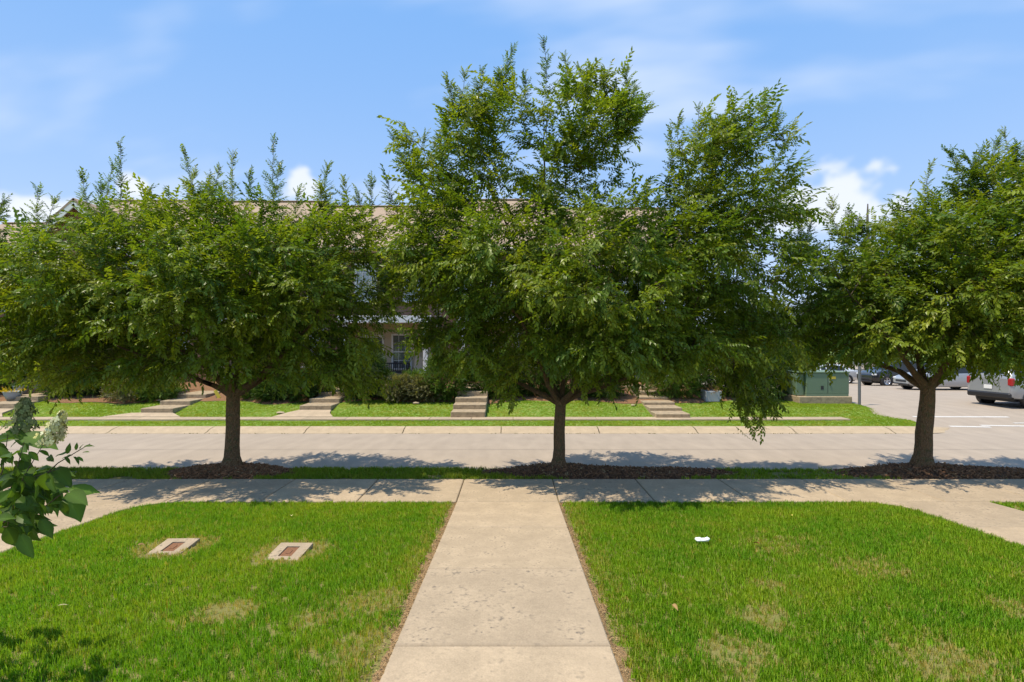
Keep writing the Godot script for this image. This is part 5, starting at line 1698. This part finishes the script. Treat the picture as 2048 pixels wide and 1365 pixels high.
# ---------------------------------------------------------------- cars
func make_car(called: String, label: String, at: Vector3, turn: float, paint_col: Color, tall: bool, clad: bool) -> void:
	# x runs to the front; the body is lofted through stations [x, floor, belt, roof, half width]
	var t := thing(called, label, "car", at, turn, "cars in the car park")
	var L := [[-2.28, 0.42, 0.86, 0.90, 0.70], [-2.22, 0.30, 0.93, 0.98, 0.82], [-1.75, 0.24, 0.97, 1.05, 0.89], [-1.2, 0.22, 0.96, 1.38, 0.90], [-0.6, 0.2, 0.95, 1.45, 0.90], [0.1, 0.2, 0.93, 1.44, 0.90], [0.55, 0.2, 0.92, 1.30, 0.90], [1.15, 0.2, 0.90, 0.98, 0.895], [1.7, 0.22, 0.82, 0.86, 0.87], [2.1, 0.26, 0.70, 0.73, 0.80], [2.26, 0.34, 0.58, 0.60, 0.66]]
	if tall: L = [[-2.25, 0.52, 1.02, 1.08, 0.76], [-2.2, 0.36, 1.06, 1.25, 0.87], [-2.0, 0.32, 1.07, 1.58, 0.91], [-1.6, 0.28, 1.07, 1.66, 0.92], [-0.6, 0.26, 1.06, 1.70, 0.92], [0.3, 0.26, 1.05, 1.66, 0.92], [0.75, 0.26, 1.04, 1.45, 0.92], [1.2, 0.26, 1.03, 1.10, 0.91], [1.75, 0.28, 0.97, 1.01, 0.89], [2.15, 0.32, 0.86, 0.89, 0.83], [2.28, 0.42, 0.72, 0.74, 0.70]]
	var paintm := plain(paint_col.r, paint_col.g, paint_col.b, 0.32, 0.35)
	paintm.clearcoat_enabled = true
	paintm.clearcoat = 0.8
	paintm.clearcoat_roughness = 0.05
	var ringp := func(s: Array, out := 0.0) -> Array:
		var hw: float = s[4] + out
		var cab := clampf((s[3] - s[2]) / 0.45, 0.0, 1.0)
		var rw: float = lerpf(hw * 0.93, hw * 0.72, cab)
		var y := [s[1], s[1] + 0.05, lerpf(s[1], s[2], 0.45), s[2] - 0.04, s[2], lerpf(s[2], s[3], 0.88), s[3] + out]
		var x := [hw * 0.86, hw * 0.97, hw, hw * 0.985, hw * 0.955, rw, rw * 0.72]
		var a := [Vector3(s[0], s[1] - out, 0)]
		for k in 7: a.append(Vector3(s[0], y[k], x[k]))
		a.append(Vector3(s[0], s[3] + 0.02 * cab + out, 0))
		for k in 7: a.append(Vector3(s[0], y[6 - k], -x[6 - k]))
		return a
	var rings := []
	for s in L: rings.append(ringp.call(s))
	var n: int = rings[0].size()
	var g := G.new()
	var base := []
	for i in rings.size():
		var s0 := g.v.size()
		base.append(s0)
		var mid := Vector3(L[i][0], (L[i][1] + L[i][2]) / 2, 0)
		for k in n:
			var tan1: Vector3 = rings[i][(k + 1) % n] - rings[i][(k + n - 1) % n]
			var tan2: Vector3 = rings[mini(i + 1, rings.size() - 1)][k] - rings[maxi(i - 1, 0)][k]
			var nn := tan1.cross(tan2).normalized()
			if nn.dot(rings[i][k] - mid) < 0: nn = -nn
			g.add(rings[i][k], nn)
	for i in rings.size() - 1:
		for k in n:
			var a: int = base[i] + k
			var b: int = base[i] + (k + 1) % n
			var c: int = base[i + 1] + k
			var d: int = base[i + 1] + (k + 1) % n
			g.tri(a, b, c, g.n[a]); g.tri(b, d, c, g.n[b])
	g.face(rings[0], Vector3.ZERO)
	g.face(rings[-1], Vector3.ZERO)
	part("body", g, paintm, t)
	# glass, 6 mm proud of the shell
	var dark := plain(0.02, 0.025, 0.03, 0.06)
	for sg in [1, -1]:
		for pair in ([[3, 4, 0.15, 1.0], [4, 5, 0.0, 0.95], [5, 6, 0.05, 0.8]] if not tall else [[2, 3, 0.1, 1.0], [3, 4, 0.0, 0.97], [4, 5, 0.03, 0.97], [5, 6, 0.03, 0.8]]):
			var A: Array = rings[pair[0]]
			var B: Array = rings[pair[1]]
			var k0 := 5 if sg == 1 else n - 5
			var k1 := 6 if sg == 1 else n - 6
			var c := func(u, v): 
				var lo: Vector3 = A[k0].lerp(B[k0], u)
				var hi: Vector3 = A[k1].lerp(B[k1], u)
				return lo.lerp(hi, v) + Vector3(0, 0, 0.008 * sg)
			g = G.new()
			g.flat([c.call(pair[2], 0.06), c.call(pair[3], 0.06), c.call(pair[3], 0.93), c.call(pair[2], 0.93)], Vector3(0, 0.25, sg).normalized())
			part("side_window", g, dark, t)
	for e in ([[6, 7, "windshield"], [2, 3, "rear_window"]] if not tall else [[6, 7, "windshield"], [1, 2, "rear_window"]]):
		var A: Array = rings[e[0]]
		var B: Array = rings[e[1]]
		g = G.new()
		var up := Vector3(1.0 if e[0] == 6 else -1.0, 0.8, 0).normalized()
		var qa := [A[7], A[8], A[9]]
		var qb := [B[7], B[8], B[9]]
		for k in 2:
			g.flat([qa[k] + up * 0.012, qa[k + 1] + up * 0.012, qb[k + 1] + up * 0.012, qb[k] + up * 0.012], up)
		part(e[2], g, dark, t)
	# wheels
	var wr := 0.32 if not tall else 0.36
	for fx in [-1.36, 1.36]:
		for sg in [1.0, -1.0]:
			var c := Vector3(fx, wr, sg * (0.80 if not tall else 0.82))
			var turnb := Basis(Vector3.RIGHT, PI / 2 * sg)
			g = G.new()
			g.lathe(c, [[wr + 0.065, -0.08], [wr + 0.065, 0.105], [wr * 0.9, 0.107]], 24, turnb)
			part("wheel_arch", g, M.black, t)
			g = G.new()
			g.lathe(c, [[wr * 0.6, -0.11], [wr * 0.94, -0.11], [wr, -0.08], [wr, 0.09], [wr * 0.95, 0.118], [wr * 0.66, 0.12]], 28, turnb)
			var wh := part("wheel", g, M.rubber, t)
			g = G.new()
			g.lathe(c, [[wr * 0.68, 0.116], [wr * 0.64, 0.118], [wr * 0.6, 0.06], [0.0, 0.055]], 24, turnb)
			for k in 5:
				var an := TAU * k / 5 + 0.3
				g.box(c + Vector3(cos(an) * wr * 0.34, sin(an) * wr * 0.34, sg * 0.095), Vector3(wr * 0.62, 0.06, 0.03), 0.008, Basis(Vector3(0, 0, 1), an))
			part("rim", g, M.alloy, wh)
	# lamps, mirrors, bumpers, plate
	var lens := plain(0.55, 0.57, 0.58, 0.12)
	var red := plain(0.35, 0.02, 0.02, 0.2)
	for sg in [1.0, -1.0]:
		boxpart("headlight", Vector3(L[9][0] - 0.03, L[9][2] - 0.06, sg * (L[9][4] - 0.13)), Vector3(0.3, 0.13, 0.3), lens, t, 0.05, Basis(Vector3.UP, sg * 0.55))
		boxpart("tail_light", Vector3(L[1][0] + 0.02, L[1][2] - 0.10, sg * (L[1][4] - 0.08)), Vector3(0.16, 0.2 if not tall else 0.3, 0.2), red, t, 0.04)
		boxpart("reflector", Vector3(L[1][0] - 0.05, 0.50, sg * (L[1][4] - 0.2)), Vector3(0.05, 0.04, 0.16), red, t, 0.008)
		boxpart("mirror", Vector3(0.78, L[6][2] + 0.06, sg * (L[6][4] + 0.07)), Vector3(0.12, 0.13, 0.2), paintm, t, 0.03)
	boxpart("grille", Vector3(L[10][0] - 0.04, 0.5, 0), Vector3(0.12, 0.12, 0.9), M.black, t, 0.02)
	boxpart("front_bumper", Vector3(L[10][0] - 0.08, 0.33, 0), Vector3(0.2, 0.1, 1.25), M.black, t, 0.03)
	boxpart("rear_bumper", Vector3(L[0][0] + 0.12, 0.44 if tall else 0.36, 0), Vector3(0.36, 0.22 if tall else 0.14, 1.66), M.black if clad else paintm, t, 0.05)
	boxpart("number_plate", Vector3(L[0][0] - 0.02, 0.74 if tall else 0.72, 0), Vector3(0.012, 0.15, 0.31), M.white, t, 0.003)
	boxpart("underbody", Vector3(0, 0.26, 0), Vector3(3.9, 0.12, 1.4), M.black, t)
	if clad:
		for sg in [1.0, -1.0]: boxpart("sill_cladding", Vector3(0, 0.33, sg * 0.885), Vector3(2.0, 0.14, 0.06), M.black, t, 0.02)

func make_cars() -> void:
	var silver := Color(0.34, 0.35, 0.37)
	make_car("parked_car", "silver sport utility car cut by the right edge", Vector3(20.75, lot_y(21.6) + 0.0, -21.3), 0.14, silver, true, true)
	make_car("parked_car", "silver sedan seen behind the right elm's trunk", Vector3(24.6, lot_y(30.9), -30.9), PI - 0.05, Color(0.36, 0.37, 0.39), false, false)
	make_car("parked_car", "black car half hidden by leaves left of the silver sedan", Vector3(26.6, lot_y(37.5), -37.5), PI + 0.1, Color(0.012, 0.012, 0.014), true, false)
	make_car("parked_car", "white car glimpsed above the green utility box", Vector3(23.6, lot_y(41.0), -41.0), PI - 0.1, Color(0.7, 0.7, 0.7), false, false)

func _ready() -> void:
	noise.seed = 4
	noise.frequency = 0.02
	noise.fractal_octaves = 3
	light_and_camera()
	make_materials()
	make_blocks()
	make_ground()
	make_stairs()
	make_houses()
	make_mulch()
	make_grass()
	make_shrubs()
	make_far_trees()
	make_trees()
	make_props()
	make_cars()
	make_hydrangea()
